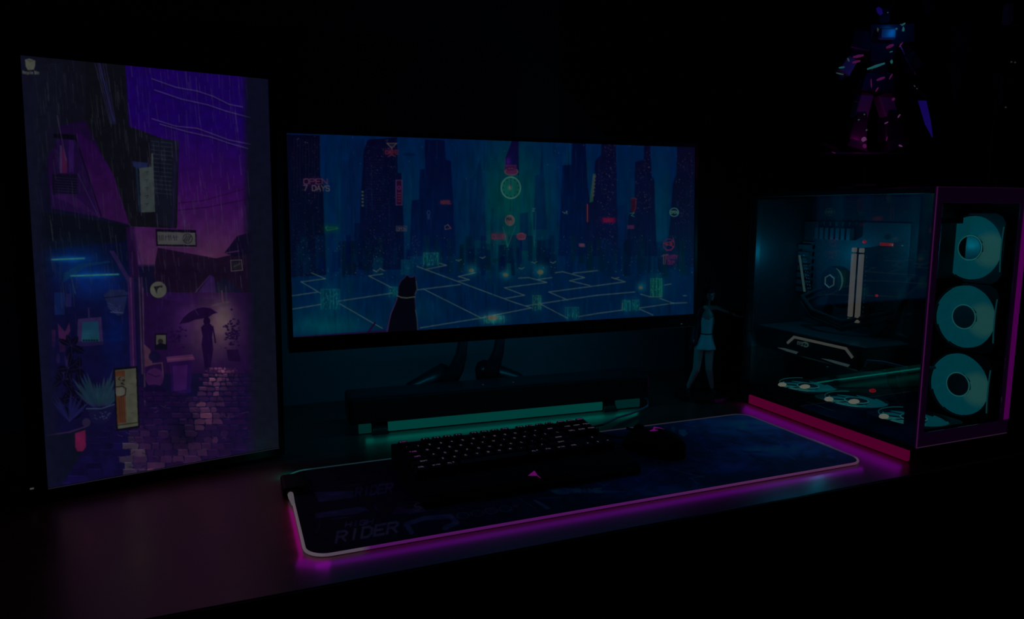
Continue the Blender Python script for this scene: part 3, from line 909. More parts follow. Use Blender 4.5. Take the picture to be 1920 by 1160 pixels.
    for _ in range(90):
        x, y = r.uniform(210, 465), r.uniform(745, 900)
        p.path([(x, y), (x + r.uniform(3, 9), y + r.uniform(-3, 3)), (x + r.uniform(6, 14), y + r.uniform(-4, 4))], 1.1, [(8, 2, 24), (52, 34, 66)][r.randint(2)], r.uniform(.3, .8))
    # leafy plants and pots at the left
    def leaf(cx, cy, a, L, w, c, al=.95):
        pts = []
        for k in range(9):
            s = k / 8
            pts.append((cx + math.cos(a) * L * s - math.sin(a) * w * math.sin(PI * s), cy + math.sin(a) * L * s + math.cos(a) * w * math.sin(PI * s)))
        for k in range(8, -1, -1):
            s = k / 8
            pts.append((cx + math.cos(a) * L * s + math.sin(a) * w * math.sin(PI * s), cy + math.sin(a) * L * s - math.cos(a) * w * math.sin(PI * s)))
        p.poly(pts, c, al)
        p.line(cx, cy, cx + math.cos(a) * L, cy + math.sin(a) * L, .9, (36, 26, 66), .5)
    p.poly([(96, 640), (240, 640), (240, 800), (100, 820)], (10, 9, 40), .5)
    for _ in range(10):
        p.ell(r.uniform(108, 150), r.uniform(670, 720), r.uniform(3, 7), r.uniform(6, 12), (40, 24, 64), .4)
    for cx, cy in ((134, 648), (150, 690), (118, 712), (150, 725), (128, 690), (120, 760), (155, 770), (138, 745)):
        for k in range(6):
            leaf(cx, cy, r.uniform(0, 2 * PI), r.uniform(18, 30), r.uniform(4, 7), (5, 5, 20))
    for _ in range(8):
        leaf(130, 790, r.uniform(-2.6, -.6), r.uniform(34, 56), 3.5, (16, 18, 58), .7)
    for k in range(17):
        a = -PI / 2 + (k - 8) * .1 + r.uniform(-.05, .05)
        leaf(188 + (k - 8) * 1.5, 764, a, r.uniform(46, 76), 3.2, (12 + r.randint(10), 34 + r.randint(16), 50), .85)
    p.poly([(162, 766), (216, 758), (206, 788), (190, 796), (174, 792)], (14, 13, 42), .95)
    p.path([(162, 766), (190, 766), (214, 758)], 2.4, (34, 44, 64))
    for _ in range(16):
        p.ell(r.uniform(172, 208), r.uniform(770, 786), 1.6, 1.3, (40, 44, 74), .7)
    p.poly([(86, 814), (130, 810), (162, 798), (160, 840), (120, 900), (90, 905)], (9, 12, 26), .95)
    p.path([(88, 816), (130, 810), (160, 800)], 2.6, (40, 24, 60), .9)
    p.poly([(141, 812), (160, 806), (161, 838), (155, 846), (145, 846), (141, 838)], (72, 16, 48), .95)
    p.glow(150, 825, 12, 16, (10, 0, 4))
    p.ell(162, 792, 8, 8, (34, 26, 50), .8)
    # upright lightbox
    p.poly([(213, 690), (258, 686), (262, 802), (218, 808)], (8, 7, 16))
    p.poly([(216, 694), (255, 690), (259, 798), (221, 804)], (56, 58, 50))
    p.poly([(216, 696), (234, 694), (237, 792), (220, 795)], (58, 34, 24))
    p.rect(217, 706, 235, 738, (54, 52, 46), .95)
    p.poly([(217, 728), (230, 726), (236, 734), (232, 742), (218, 742)], (62, 62, 58))
    for _ in range(7):
        x, y = r.uniform(219, 232), r.uniform(708, 722)
        p.line(x, y, x + 3, y + r.uniform(-2, 2), 1.6, (18, 16, 18))
    p.path([(218, 725), (230, 724), (236, 728), (235, 740), (226, 744)], 1.6, (14, 14, 16))
    for k in range(3):
        p.line(223 + k * 4, 745, 226 + k * 4, 790, 1.2, (36, 20, 18), .7)
    for y in (720, 740, 775):
        p.line(244, y, 250, y - 1, 1.2, (42, 44, 40))
    p.line(221, 797, 258, 792, 2, (30, 28, 22))
    # rain
    for _ in range(620):
        x, y = r.uniform(60, 470), r.uniform(112, 540)
        L = r.uniform(10, 48)
        p.line(x, y, x + L * r.uniform(.04, .14), y + L, r.uniform(.7, 1.5), (54, 52, 68) if x > 240 else (40, 42, 52), r.uniform(.08, .5))
    for _ in range(120):
        x, y = r.uniform(80, 470), r.uniform(520, 760)
        p.line(x, y, x + 1, y + r.uniform(8, 20), .8, (52, 40, 80), r.uniform(.06, .25))
    # flat dark band down the right side, dull left edge
    m = np.clip((p.X - 452 - (p.Y - 140) * .012) / 26, 0, 1)[..., None]
    tb = np.clip((p.Y - 150) / 700, 0, 1)[..., None]
    p.a = p.a * (1 - m) + m * (np.array([9, 10, 27.]) * (1 - tb) + np.array([13, 16, 25.]) * tb)
    m = np.clip((76 + (p.Y - 103) * .062 - p.X) / 34, 0, .8)[..., None]
    p.a = p.a * (1 - m) + m * np.array([12, 14, 30.])
    # desktop icon
    p.poly([(47, 111), (55, 109), (66, 113), (66, 122), (63, 130), (52, 131), (48, 124)], (62, 64, 58))
    p.poly([(49, 112), (55, 111), (64, 114), (56, 116)], (40, 44, 44), .6)
    p.text('Recycle Bin', 42.5, 137.5, 5.2, 1.2, (58, 58, 56), 1, .62, .03, 0, 1.2)
    p.blur_noise(9, 9, .10)
    p.a *= 1.04
    return p


# ---------------------------------------------------------------- print on the desk mat
def mat_print():
    p = Pic([(532, 880), (1400, 776), (1626, 872), (582, 1046)], (3, 3, 14), 5)
    r = p.r
    X, Y = p.X, p.Y
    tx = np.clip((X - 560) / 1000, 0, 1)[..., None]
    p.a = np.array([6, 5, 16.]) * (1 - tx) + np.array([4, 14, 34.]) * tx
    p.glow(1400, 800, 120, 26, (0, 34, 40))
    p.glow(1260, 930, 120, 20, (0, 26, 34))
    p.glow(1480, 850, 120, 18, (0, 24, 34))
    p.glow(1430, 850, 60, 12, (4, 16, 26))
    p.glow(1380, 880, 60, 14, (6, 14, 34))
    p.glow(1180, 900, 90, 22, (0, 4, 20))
    gr, bl = (44, 44, 62), (22, 40, 62)
    p.poly([(584, 920), (660, 918), (660, 932), (594, 940)], (34, 34, 56), .8)
    p.text('RIDER', 664, 930, 17, 4, (34, 34, 58), .85, .95, -.13, .12)
    p.poly([(588, 962), (676, 950), (690, 956), (670, 964), (590, 972)], (36, 36, 58), .85)
    p.path([(682, 950), (692, 960)], 2, gr, .7)
    p.path([(702, 948), (708, 958)], 2, gr, .7)
    p.path([(620, 974), (655, 970)], 1.6, gr, .7)
    p.text('HIGH', 648, 990, 9, 3.2, (46, 46, 62), .9, 1.7, -.12, .2)
    p.text('RIDER', 632, 1020, 20, 5, (54, 54, 72), .95, 1.35, -.17, .12)
    p.path([(592, 1000), (598, 990), (598, 975)], 1.4, gr, .6)
    p.path([(535, 905), (545, 912), (560, 915), (680, 905)], 1.2, gr, .4)
    p.path([(775, 942), (850, 931)], 2.4, gr, .7)
    p.poly([(752, 958), (900, 934), (905, 944), (770, 966)], (32, 32, 58), .85)
    p.text('STUDIO', 778, 960, 15, 3.2, (54, 54, 76), .85, 1.2, -.16, .2)
    p.poly([(745, 952), (764, 951), (768, 964), (738, 966)], (44, 14, 46), .7)
    p.path([(770, 965), (800, 960)], 2, gr, .7)
    p.path([(764, 986), (800, 974), (850, 971), (862, 984), (840, 994)], 9, (40, 42, 62), .9)
    p.path([(766, 986), (776, 1002)], 9, (34, 44, 62), .9)
    for k in range(4):
        p.ell(873 + k * 27, 970 - k * 4.2, 13, 6.5, (44, 44, 56), .85, 1.5)
        p.path([(866 + k * 27, 972 - k * 4.2), (874 + k * 27, 966 - k * 4.2), (880 + k * 27, 972 - k * 4.2)], 1.2, (34, 34, 46), .7)
    p.rect(968, 950, 978, 955, gr, .7)
    p.path([(990, 906), (1016, 926)], 1.8, bl, .8)
    p.path([(980, 938), (1012, 958)], 2, gr, .6)
    p.poly([(1005, 941), (1012, 941), (1042, 958), (1032, 960)], (48, 46, 60), .9)
    p.path([(1012, 912), (1080, 912)], 2.4, (26, 44, 66), .8)
    p.poly([(1027, 918), (1068, 917), (1075, 930), (1052, 931)], (20, 58, 74), .85)
    p.poly([(1062, 919), (1185, 926), (1180, 928), (1066, 929)], (16, 48, 66), .8)
    p.text('PRIME', 1072, 928, 8, 2.6, (30, 62, 78), .8, 1.9, .0, -.2)
    p.path([(1110, 902), (1140, 914), (1150, 910)], 2, (20, 42, 62), .8)
    p.path([(1090, 888), (1118, 890)], 3, (22, 22, 50), .8)
    p.path([(1016, 938), (1060, 936)], 1.6, bl, .8)
    p.path([(1180, 868), (1212, 900), (1248, 876), (1252, 862)], 1.8, gr, .55)
    p.path([(1264, 882), (1290, 890), (1330, 902)], 2, gr, .6)
    p.poly([(1232, 864), (1262, 860), (1272, 865), (1252, 870), (1236, 868)], (26, 22, 42), .8)
    p.poly([(1264, 800), (1270, 798), (1278, 838), (1268, 840)], (4, 40, 50), .8)
    p.poly([(1278, 806), (1290, 806), (1296, 814), (1288, 820), (1278, 812)], (22, 50, 58), .85)
    p.path([(1290, 796), (1308, 800), (1316, 806)], 1.4, gr, .7)
    for _ in range(90):
        x, y = r.uniform(1290, 1590), r.uniform(800, 900)
        if y > 790 + (x - 1400) * .42:
            L, a = r.uniform(8, 46), r.uniform(-.1, .5)
            p.line(x, y, x + L, y + L * a, r.uniform(1.2, 4), [(4, 30, 52), (10, 18, 54), (26, 26, 46), (2, 8, 26)][r.randint(4)], r.uniform(.3, .7))
    for _ in range(120):
        x, y = r.uniform(1200, 1590), r.uniform(800, 930)
        p.ell(x, y, r.uniform(1, 3), .8, (40, 40, 62), r.uniform(.2, .6))
    p.path([(1300, 902), (1330, 898)], 2, gr, .7)
    p.path([(1304, 902), (1318, 914)], 2, gr, .7)
    p.path([(1475, 855), (1500, 868)], 2, gr, .7)
    p.poly([(1432, 846), (1446, 852), (1452, 860), (1440, 856)], (44, 30, 56), .8)
    for _ in range(60):
        x, y = r.uniform(600, 1200), r.uniform(880, 1000)
        p.line(x, y, x + r.uniform(6, 30), y - r.uniform(1, 4), 1.1, (26, 26, 44), r.uniform(.2, .6))
    p.blur_noise(14, 6, .25)
    return p


# ---------------------------------------------------------------- materials
M = {}
M['wall'] = mat('painted_wall', (0.10, 0.11, 0.13), 0.85, grain=.12, scale=40, bump=.25)
M['floor'] = mat('dark_floor', (0.05, 0.045, 0.05), 0.6, grain=.3, scale=12)
M['wood'] = mat('dark_lacquered_wood', (0.16, 0.055, 0.045), 0.30, ior=1.9, grain=.35, scale=5, stretch=(1.5, 14, 14), bump=.03)
M['edge'] = mat('desk_edge_black', (0.010, 0.008, 0.008), 0.6)
M['plastic'] = mat('matt_black_plastic', (0.012, 0.012, 0.014), 0.55, scale=300, grain=.1)
M['satin'] = mat('satin_black', (0.014, 0.014, 0.017), 0.32, scale=200)
M['cloth'] = mat('speaker_cloth', (0.010, 0.010, 0.012), 0.9, scale=900, grain=.4, bump=.4)
M['keycap'] = mat('keycap_black', (0.016, 0.014, 0.022), 0.5, scale=400)
M['rubber'] = mat('black_rubber', (0.008, 0.008, 0.009), 0.8)
M['metal'] = mat('dark_metal', (0.05, 0.055, 0.06), 0.35, metal=.9)
M['board'] = mat('motherboard_black', (0.020, 0.035, 0.040), 0.5, scale=160, grain=.5)
M['heatsink'] = mat('grey_heatsink', (0.09, 0.12, 0.13), 0.4, metal=.6)
M['case'] = mat('case_black', (0.016, 0.014, 0.018), 0.45, scale=200)
M['frame_painted_spill'] = glow('front_frame_painted_spill', (9, 1, 14), 1.0)  # spill from the magenta strip, put into the frame as faint emission
M['glass'] = thin_glass('smoked_glass', (0.86, 0.89, 0.90), 1.85)
M['robot_dark'] = mat('robot_navy', (0.03, 0.03, 0.05), 0.3)
M['robot_white'] = mat('robot_pale', (0.30, 0.30, 0.33), 0.35)
M['robot_metal'] = mat('robot_joint', (0.12, 0.12, 0.14), 0.25, metal=.8)
M['skin'] = mat('figurine_skin', (0.70, 0.40, 0.36), 0.5)
M['dress'] = mat('figurine_dress', (0.55, 0.80, 0.82), 0.45)
M['jacket'] = mat('figurine_jacket', (0.02, 0.018, 0.03), 0.5)
M['hair'] = mat('figurine_hair', (0.010, 0.008, 0.014), 0.4)
M['eye'] = mat('figurine_eye', (0.05, 0.06, 0.12), 0.3)
M['cord'] = mat('braided_cord', (0.28, 0.24, 0.34), 0.6, scale=800, grain=.4)
M['pale'] = mat('pale_plastic', (0.25, 0.25, 0.26), 0.5)

# ---------------------------------------------------------------- room
struct(MB().span(-2.2, 2.6, -2.2, WALL_Y + .1, -.78, -.73).build('floor', M['floor']))
struct(MB().span(-2.2, 2.6, WALL_Y, WALL_Y + .1, -.73, 1.75).build('wall_back', M['wall']))
struct(MB().span(-2.3, -2.2, -2.2, WALL_Y + .1, -.73, 1.75).build('wall_left', M['wall']))
struct(MB().span(2.6, 2.7, -2.2, WALL_Y + .1, -.73, 1.75).build('wall_right', M['wall']))
struct(MB().span(-2.3, 2.7, -2.2, WALL_Y + .1, 1.75, 1.80).build('ceiling', M['wall']))
struct(MB().span(-2.2, 2.6, WALL_Y - .012, WALL_Y, -.73, -.65, .003).build('baseboard_back', M['wall']))

# ---------------------------------------------------------------- desk
O = (0.4, 1.19, -.73)
desk = thing('desk', 'long dark reddish-brown glossy desk under the monitors and computer', 'desk', O)
MB().span(-1.0, 1.85, DESK_Y0 + .004, WALL_Y - .004, -.028, 0, .002, 2).build('tabletop', M['wood'], desk, O)
MB().span(-1.0, 1.85, DESK_Y0, DESK_Y0 + .0038, -.028, -.0006, .0012).build('edge_band', M['edge'], desk, O)
MB().span(-.97, -.93, DESK_Y0 + .04, WALL_Y - .03, -.73, -.0285, .002).build('side_panel', M['edge'], desk, O)
MB().span(1.80, 1.84, DESK_Y0 + .04, WALL_Y - .03, -.73, -.0285, .002).build('side_panel', M['edge'], desk, O)
MB().span(-.93, 1.02, WALL_Y - .06, WALL_Y - .04, -.45, -.0285, .002).build('back_panel', M['edge'], desk, O)
# drawer pedestal at the right
ped = MB().span(1.02, 1.47, DESK_Y0 + .05, WALL_Y - .06, -.72, -.0285, .002).build('pedestal', mat('pedestal_grey', (0.09, 0.09, 0.11), 0.6), desk, O)
for k in range(3):
    dr = MB().span(1.025, 1.465, DESK_Y0 + .032, DESK_Y0 + .0495, -.70 + k * .222, -.70 + k * .222 + .215, .002).build('drawer', ped.data.materials[0], desk, O)
    MB().span(1.18, 1.31, DESK_Y0 + .018, DESK_Y0 + .0318, -.70 + k * .222 + .15, -.70 + k * .222 + .165, .003).build('handle', M['metal'], dr, O)

# ---------------------------------------------------------------- wide monitor
def monitor_frame(root, TL, TR, BR, BL, org, bez, thick, names=('bezel',)):
    """Body behind the panel plus four bezel bars; bez = left, right, top, bottom widths."""
    TL, TR, BR, BL = (Vector(p) for p in (TL, TR, BR, BL))
    u = (TR - TL).normalized()
    v = (TL - BL).normalized()
    n = u.cross(v).normalized()          # towards the viewer
    w, h = ((TR - TL).length + (BR - BL).length) / 2, (TL - BL).length
    c0 = BL
    R = Matrix((u, v, n)).transposed().to_4x4()

    def bar(x0, x1, y0, y1, z0, z1, bev):
        c = c0 + u * (x0 + x1) / 2 + v * (y0 + y1) / 2 + n * (z0 + z1) / 2
        mb.box(c, (x1 - x0, y1 - y0, z1 - z0), bev, R)
    l, r, t, b = bez
    mb = MB(); bar(-l, w + r, -b, h + t, -thick, -.0015, .004)
    mb.build('housing', M['plastic'], root, org)
    for x0, x1, y0, y1 in ((-l, 0, -b, h + t), (w, w + r, -b, h + t), (0, w, h, h + t), (0, w, -b, 0)):
        mb = MB(); bar(x0 + .0001, x1 - .0001, y0, y1, -.0014, .0012, .0004)
        mb.build('bezel', M['satin'], root, org)
    return u, v, n, c0, w, h, R


TLu, TRu, BRu, BLu = (0.103, 1.267, .551), (0.900, 1.247, .551), (0.895, 1.225, .211), (0.098, 1.245, .211)
O = (0.5, 1.36, 0)
uw = thing('ultrawide_monitor', 'wide black monitor showing a rainy blue neon city and sitting cat', 'monitor', O)
u, v, n, c0, w, h, R = monitor_frame(uw, TLu, TRu, BRu, BLu, O, (.008, .008, .008, .026), .03)
pic = city_picture()
NU, NV = 740, 330
pos = quad_grid(TLu, TRu, BRu, BLu, NU, NV) - np.array(O)
picture_mesh('screen', pos, pic.sample(NU, NV), glow('city_picture', (0, 0, 0), 1.0, 'picture', sample=False), uw)
lamp('screen_fill', 'AREA', c0 + u * (w / 2) + v * (h / 2) + n * .004, .022, (6, 46, 72), uw, w * .98, h * .98, n, O)  # added fill lamp over the panel, on top of what the picture emits
MB().box(c0 + u * (w / 2) + v * .16 - n * .045, (.30, .22, .03), .01, R).build('back_cover', M['plastic'], uw, O)
# stand: two curved uprights on splayed feet
for s in (-1, 1):
    x = .480 + s * .040
    xu = .4905 + s * .0415
    pth = [(xu, 1.395, .30), (xu, 1.397, .20), (xu, 1.40, .155), (xu - .004, 1.402, .125), (xu - .012, 1.410, .095), (x - .02 + s * .012, 1.43, .03)]
    MB().tube(pth, [.010, .010, .010, .012, .016, .018], 10).build('upright', M['satin'], uw, O, smooth=True)
    mb = MB()
    for dx, dy in ((s * .13, -.015), (s * .02, .10)):
        mb.tube([(x - .02 + s * .006, 1.43, .085), (x - .02 + s * .012 + dx * .5, 1.43 + dy * .5, .055), (x - .02 + s * .012 + dx, 1.43 + dy, .008)], [.020, .018, .008], 8)
    mb.build('foot', M['satin'], uw, O, smooth=True)
MB().tube([(.449, 1.40, .168), (.532, 1.40, .168)], .008, 8).build('crossbar', M['satin'], uw, O)
MB().span(.44, .54, 1.285, 1.405, .27, .31, .006).build('mount_plate', M['satin'], uw, O)
# bias light strip on the lower back edge
pst = c0 + v * .02 - n * .034
MB().box(pst + u * (w / 2), (.70, .010, .004), .001, R).build('bias_light', glow('bias_led', (0, 60, 90), 1.0), uw, O)
lamp('bias_lamp', 'AREA', pst + u * (w / 2) - Vector((0, -.012, .0)), .17, (0, 70, 92), uw, .70, .01, (0, .75, -.66), O)
mb = MB()
mb.box(c0 + u * (w - .052) - v * .0255 + n * .0016, (.10, .0012, .0008), 0, R)
mb.build('chin_trim', M['pale'], uw, O)
MB().box(c0 + u * (w - .03) - v * .019 + n * .0016, (.003, .0015, .0008), 0, R).build('power_light', glow('power_white', (50, 50, 54)), uw, O)

# ---------------------------------------------------------------- upright monitor
TLp, TRp, BRp, BLp = (-.251, 1.208, .637), (.078, 1.274, .637), (.067, 1.256, .019), (-.262, 1.189, .019)
O = (-.08, 1.29, 0)
pm = thing('portrait_monitor', 'tall upright-turned monitor showing a purple rainy alley', 'monitor', O)
u, v, n, c0, w, h, R = monitor_frame(pm, TLp, TRp, BRp, BLp, O, (.024, .010, .010, .014), .028)
pic = alley_picture()
NU, NV = 440, 780
pos = quad_grid(TLp, TRp, BRp, BLp, NU, NV) - np.array(O)
picture_mesh('screen', pos, pic.sample(NU, NV), glow('alley_picture', (0, 0, 0), 1.0, 'picture', sample=False), pm)
lamp('screen_fill', 'AREA', c0 + u * (w / 2) + v * (h / 2) + n * .004, .026, (60, 36, 44), pm, w * .98, h * .98, n, O)  # added warm fill in front of the panel, brightens the desk below
MB().box(c0 + u * (w / 2) + v * .30 - n * .04, (.20, .26, .03), .01, R).build('back_cover', M['plastic'], pm, O)
q = c0 + u * (w / 2) - n * .075
MB().box((q.x, q.y + .01, .19), (.05, .03, .34), .006, math.atan2(u.y, u.x)).build('stand_column', M['satin'], pm, O)
MB().box((q.x, q.y + .02, .006), (.22, .16, .012), .004, math.atan2(u.y, u.x)).build('stand_base', M['satin'], pm, O)
MB().box(c0 - u * .0195 + v * .004 + n * .0016, (.0048, .0022, .001), 0, R).build('power_light', glow('power_white_dot', (62, 62, 64)), pm, O)
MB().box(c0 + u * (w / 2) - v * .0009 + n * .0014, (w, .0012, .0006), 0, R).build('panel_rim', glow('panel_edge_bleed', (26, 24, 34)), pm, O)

# ---------------------------------------------------------------- soundbar
O = (.52, 1.345, 0)
ang = math.atan2(-.035, .64)
sb = thing('soundbar', 'long black soundbar with teal light under it below the wide monitor', 'soundbar', O, ang)
MB().span(-.32, .32, -.036, .040, .0205, .074, .006, 2).build('body', M['satin'], sb)
MB().span(-.312, .312, -.0372, -.0355, .025, .069, .0006).build('front_grille', M['cloth'], sb)
for x0, x1, g_ in ((-.246, .209, (0, 56, 52)), (-.302, -.278, (0, 36, 34)), (.241, .298, (0, 32, 32))):
    MB().span(x0, x1, -.033, -.026, .0025, .0203, .001).build('light_strip', glow('soundbar_teal_light', g_, 1.0), sb)
for x in (-.262, .225):
    MB().prism([(x - .016, -.042, 0), (x + .016, -.042, 0), (x + .010, -.034, .0203), (x - .010, -.034, .0203)], (0, .07, 0)).build('foot', M['rubber'], sb)
for x in (-.05, .015):
    mb = MB()
    letter_mesh(mb, 'v', x, -.012, .0744, .006, .0014)
    mb.build('button_mark', glow('button_mark_white', (38, 38, 44)), sb)
lamp('soundbar_lamp', 'AREA', (0, -.038, .012), .006, (0, 66, 58), sb, .58, .008, (0, -.7, -.72))

# ---------------------------------------------------------------- desk mat with light edge
PX0, PX1, PY0, PY1 = .072, .988, .858, 1.168
O = ((PX0 + PX1) / 2, (PY0 + PY1) / 2, 0)
pad = thing('mouse_pad', 'large dark printed desk mat with glowing magenta edge', 'mouse pad', O)
RAD = .030


def outline(inset, npc=8):
    x0, x1, y0, y1, r = PX0 + inset, PX1 - inset, PY0 + inset, PY1 - inset, RAD - inset
    pts = []
    for cx, cy, a0 in ((x1 - r, y1 - r, 0), (x0 + r, y1 - r, PI / 2), (x0 + r, y0 + r, PI), (x1 - r, y0 + r, 1.5 * PI)):
        for k in range(npc + 1):
            a = a0 + k * PI / 2 / npc
            pts.append((cx + r * math.cos(a), cy + r * math.sin(a)))
    return pts


MB().prism([(x, y, .0003) for x, y in outline(.002)], (0, 0, .0032)).build('base_layer', M['rubber'], pad, O)
# printed cloth top: grid pulled in at the rounded corners
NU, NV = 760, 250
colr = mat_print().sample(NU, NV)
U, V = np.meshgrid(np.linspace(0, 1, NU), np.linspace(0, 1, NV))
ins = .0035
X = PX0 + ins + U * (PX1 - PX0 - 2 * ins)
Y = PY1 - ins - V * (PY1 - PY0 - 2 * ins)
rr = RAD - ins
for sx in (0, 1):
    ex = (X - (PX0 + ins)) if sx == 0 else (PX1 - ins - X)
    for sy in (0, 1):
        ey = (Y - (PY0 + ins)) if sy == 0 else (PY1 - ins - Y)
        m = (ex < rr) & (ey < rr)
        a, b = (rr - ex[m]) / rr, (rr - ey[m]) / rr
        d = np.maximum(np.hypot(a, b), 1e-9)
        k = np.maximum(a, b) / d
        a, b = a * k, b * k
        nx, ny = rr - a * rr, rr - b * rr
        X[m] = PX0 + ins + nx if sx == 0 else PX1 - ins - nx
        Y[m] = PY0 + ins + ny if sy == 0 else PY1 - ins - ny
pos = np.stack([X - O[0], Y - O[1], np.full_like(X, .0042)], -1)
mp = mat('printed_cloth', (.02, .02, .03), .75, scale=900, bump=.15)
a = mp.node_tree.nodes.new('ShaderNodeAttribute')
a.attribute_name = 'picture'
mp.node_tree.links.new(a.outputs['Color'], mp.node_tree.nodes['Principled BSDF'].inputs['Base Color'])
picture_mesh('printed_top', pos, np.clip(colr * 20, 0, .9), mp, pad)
# light tube round the edge, colour fading along its length
tube = outline(.0)
dense = []
for (x0, y0), (x1, y1) in zip(tube, tube[1:] + tube[:1]):
    k = max(1, int(math.hypot(x1 - x0, y1 - y0) / .012))
    dense += [(x0 + (x1 - x0) * i / k, y0 + (y1 - y0) * i / k) for i in range(k)]
i0 = max(range(len(dense)), key=lambda i: (dense[i][0] < PX0 + .001, -abs(dense[i][1] - 1.112)))
dense = dense[i0:] + dense[:i0]
dense = [q for q in dense if not (q[0] < PX0 + .003 and 1.062 < q[1] < 1.130)]
tb = MB().tube([(x, y, .0030) for x, y in dense], .0021, 8).build('edge_light', glow('edge_light_glow', (0, 0, 0), 1.0, 'picture'), pad, O, smooth=True)


def edge_colour(x, y):
    if y > PY1 - .02 and x > PX0 + .02:
        f = (x - PX0) / (PX1 - PX0)
        return (26, 62, 66) if f < .04 else ((20, 40, 46) if f < .6 else (36, 34, 44))
    if x > PX1 - .02:
        return (46, 36, 56) if y > PY0 + .02 else (66, 52, 62)
    if y < PY0 + .02 and x > PX0 + .02:
        f = (x - PX0) / (PX1 - PX0)
        if f < .08:
            return (76, 66, 78)
        if f < .45:
            return (70, 18, 80)
        return (70 + 12 * (f - .45), 18 + 52 * (f - .45), 80 - 20 * (f - .45))
    return (80, 72, 80) if y < 1.06 else (20, 66, 66)


at = tb.data.color_attributes.new('picture', 'FLOAT_COLOR', 'POINT')
buf = np.ones((len(tb.data.vertices), 4), np.float32)
for vi, vv in enumerate(tb.data.vertices):
    buf[vi, :3] = lin(edge_colour(vv.co.x + O[0], vv.co.y + O[1]))
at.data.foreach_set('color', buf.reshape(-1))
MB().span(.060, .098, 1.066, 1.128, .0003, .016, .004, 2).build('control_box', M['plastic'], pad, O)
MB().tube([(.070, 1.062, .0075), (.070, 1.050, .0065), (.071, 1.030, .0045)], [.0042, .0040, .0026], 8).build('plug', glow('plug_light', (76, 70, 76)), pad, O, smooth=True)
# what the edge throws on the desk
lamp('edge_lamp_front', 'AREA', ((PX0 + PX1) / 2, PY0 - .0035, .0075), .0105, (62, 0, 84), pad, PX1 - PX0 - .02, .006, (0, -.6, -.8), O)
lamp('edge_lamp_left', 'AREA', (PX0 - .0035, .970, .0080), .0022, (84, 0, 70), pad, .17, .006, (-.5, 0, -.86), O)
lamp('edge_lamp_corner', 'AREA', (PX0 + .008, PY0 + .004, .0080), .0009, (74, 0, 84), pad, .045, .012, (-.35, -.5, -.77), O)
lamp('edge_lamp_back', 'AREA', (PX0 - .001, PY1 - .006, .010), .0010, (0, 70, 66), pad, .03, .004, (-.6, .4, -.7), O)

# ---------------------------------------------------------------- keyboard
U1 = .01905
kb_w, kb_d = .362, .140
tilt = math.radians(5.5)
kb = thing('keyboard', 'black tenkeyless mechanical keyboard with lit key legends on the mat', 'keyboard', (.4225, 1.005, .0046), math.radians(1.2))
Rt = Matrix.Rotation(tilt, 4, 'X')
KY0 = .004


def kpt(x, y, z):
    return Rt @ Vector((x, y, z)) + Vector((0, 0, .006))


mb = MB()
prof = [(0, 0), (kb_d, 0), (kb_d, .033), (kb_d - .004, .035), (.006, .0205), (0, .018)]
mb.prism([(-kb_w / 2, y, z) for y, z in prof], (kb_w, 0, 0))
mb.build('case', M['plastic'], kb)
mb = MB()
mb.box(kpt(0, .071, .0145), (kb_w - .008, kb_d - .016, .0025), 0, Rt)
mb.build('plate', mat('key_plate', (.03, .02, .045), .4), kb)
key_mesh = {}
legend_m = glow('key_legend', (66, 58, 70), 1.0)
legend_p = glow('key_legend_pink', (84, 38, 84), 1.0)


def key(xu, yrow, wu, s, pink=False):
    """xu: left edge in key units; yrow: centre distance from the front edge."""
    wk = wu * U1 - .0018
    kk = round(wu, 3)
    x = -kb_w / 2 + .0055 + (xu + wu / 2) * U1
    base = kpt(x, yrow, .017)
    if kk not in key_mesh:
        mb = MB()
        b = [(-wk / 2, -.0087), (wk / 2, -.0087), (wk / 2, .0087), (-wk / 2, .0087)]
        t = [(-wk / 2 + .0022, -.0062), (wk / 2 - .0022, -.0062), (wk / 2 - .0022, .0072), (-wk / 2 + .0022, .0072)]
        bv = [mb.bm.verts.new((*q, 0)) for q in b]
        tv = [mb.bm.verts.new((*q, .0085)) for q in t]
        mb.bm.faces.new(tv)
        mb.bm.faces.new(bv[::-1])
        for i in range(4):
            mb.bm.faces.new((bv[i], bv[(i + 1) % 4], tv[(i + 1) % 4], tv[i]))
        o = mb.build('key', M['keycap'], kb)
        key_mesh[kk] = o
    else:
        o = inst(key_mesh[kk], kb)
    o.location = base
    o.rotation_euler = (tilt, 0, 0)
    if s:
        mb = MB()
        hh = .0042 if len(s) == 1 else (.0036 if len(s) < 4 else .0034)
        letter_mesh(mb, s, 0, .0030, .0087, hh, .0011 if len(s) == 1 else .0009, sx=1.0 if len(s) == 1 else (1.25 if len(s) < 4 else .75))
        mb.build('legend', legend_p if pink else legend_m, o)
    return o


rows = [.0145 + KY0 + i * U1 for i in range(5)]
frow = rows[4] + U1 * 1.22
for i, s in enumerate(['ESC'] + ['F%d' % q for q in range(1, 13)]):
    key(0 if i == 0 else 2 + (i - 1) + .5 * ((i - 1) // 4), frow, 1, s, i in (0, 8))
for i, s in enumerate(('PRT', 'SCR', 'BRK')):
    key(15.25 + i, frow, 1, s, i == 2)
for i, s in enumerate('`1234567890-='):
    key(i, rows[4], 1, s)
key(13, rows[4], 2, 'BACK')
key(0, rows[3], 1.5, 'TAB', True)
for i, s in enumerate('QWERTYUIOP[]'):
    key(1.5 + i, rows[3], 1, s)
key(13.5, rows[3], 1.5, '\\')
key(0, rows[2], 1.75, 'CAPS', True)
for i, s in enumerate("ASDFGHJKL;'"):
    key(1.75 + i, rows[2], 1, s)
key(12.75, rows[2], 2.25, 'ENTER')
key(0, rows[1], 2.25, 'SHIFT')
for i, s in enumerate('ZXCVBNM,./'):
    key(2.25 + i, rows[1], 1, s)
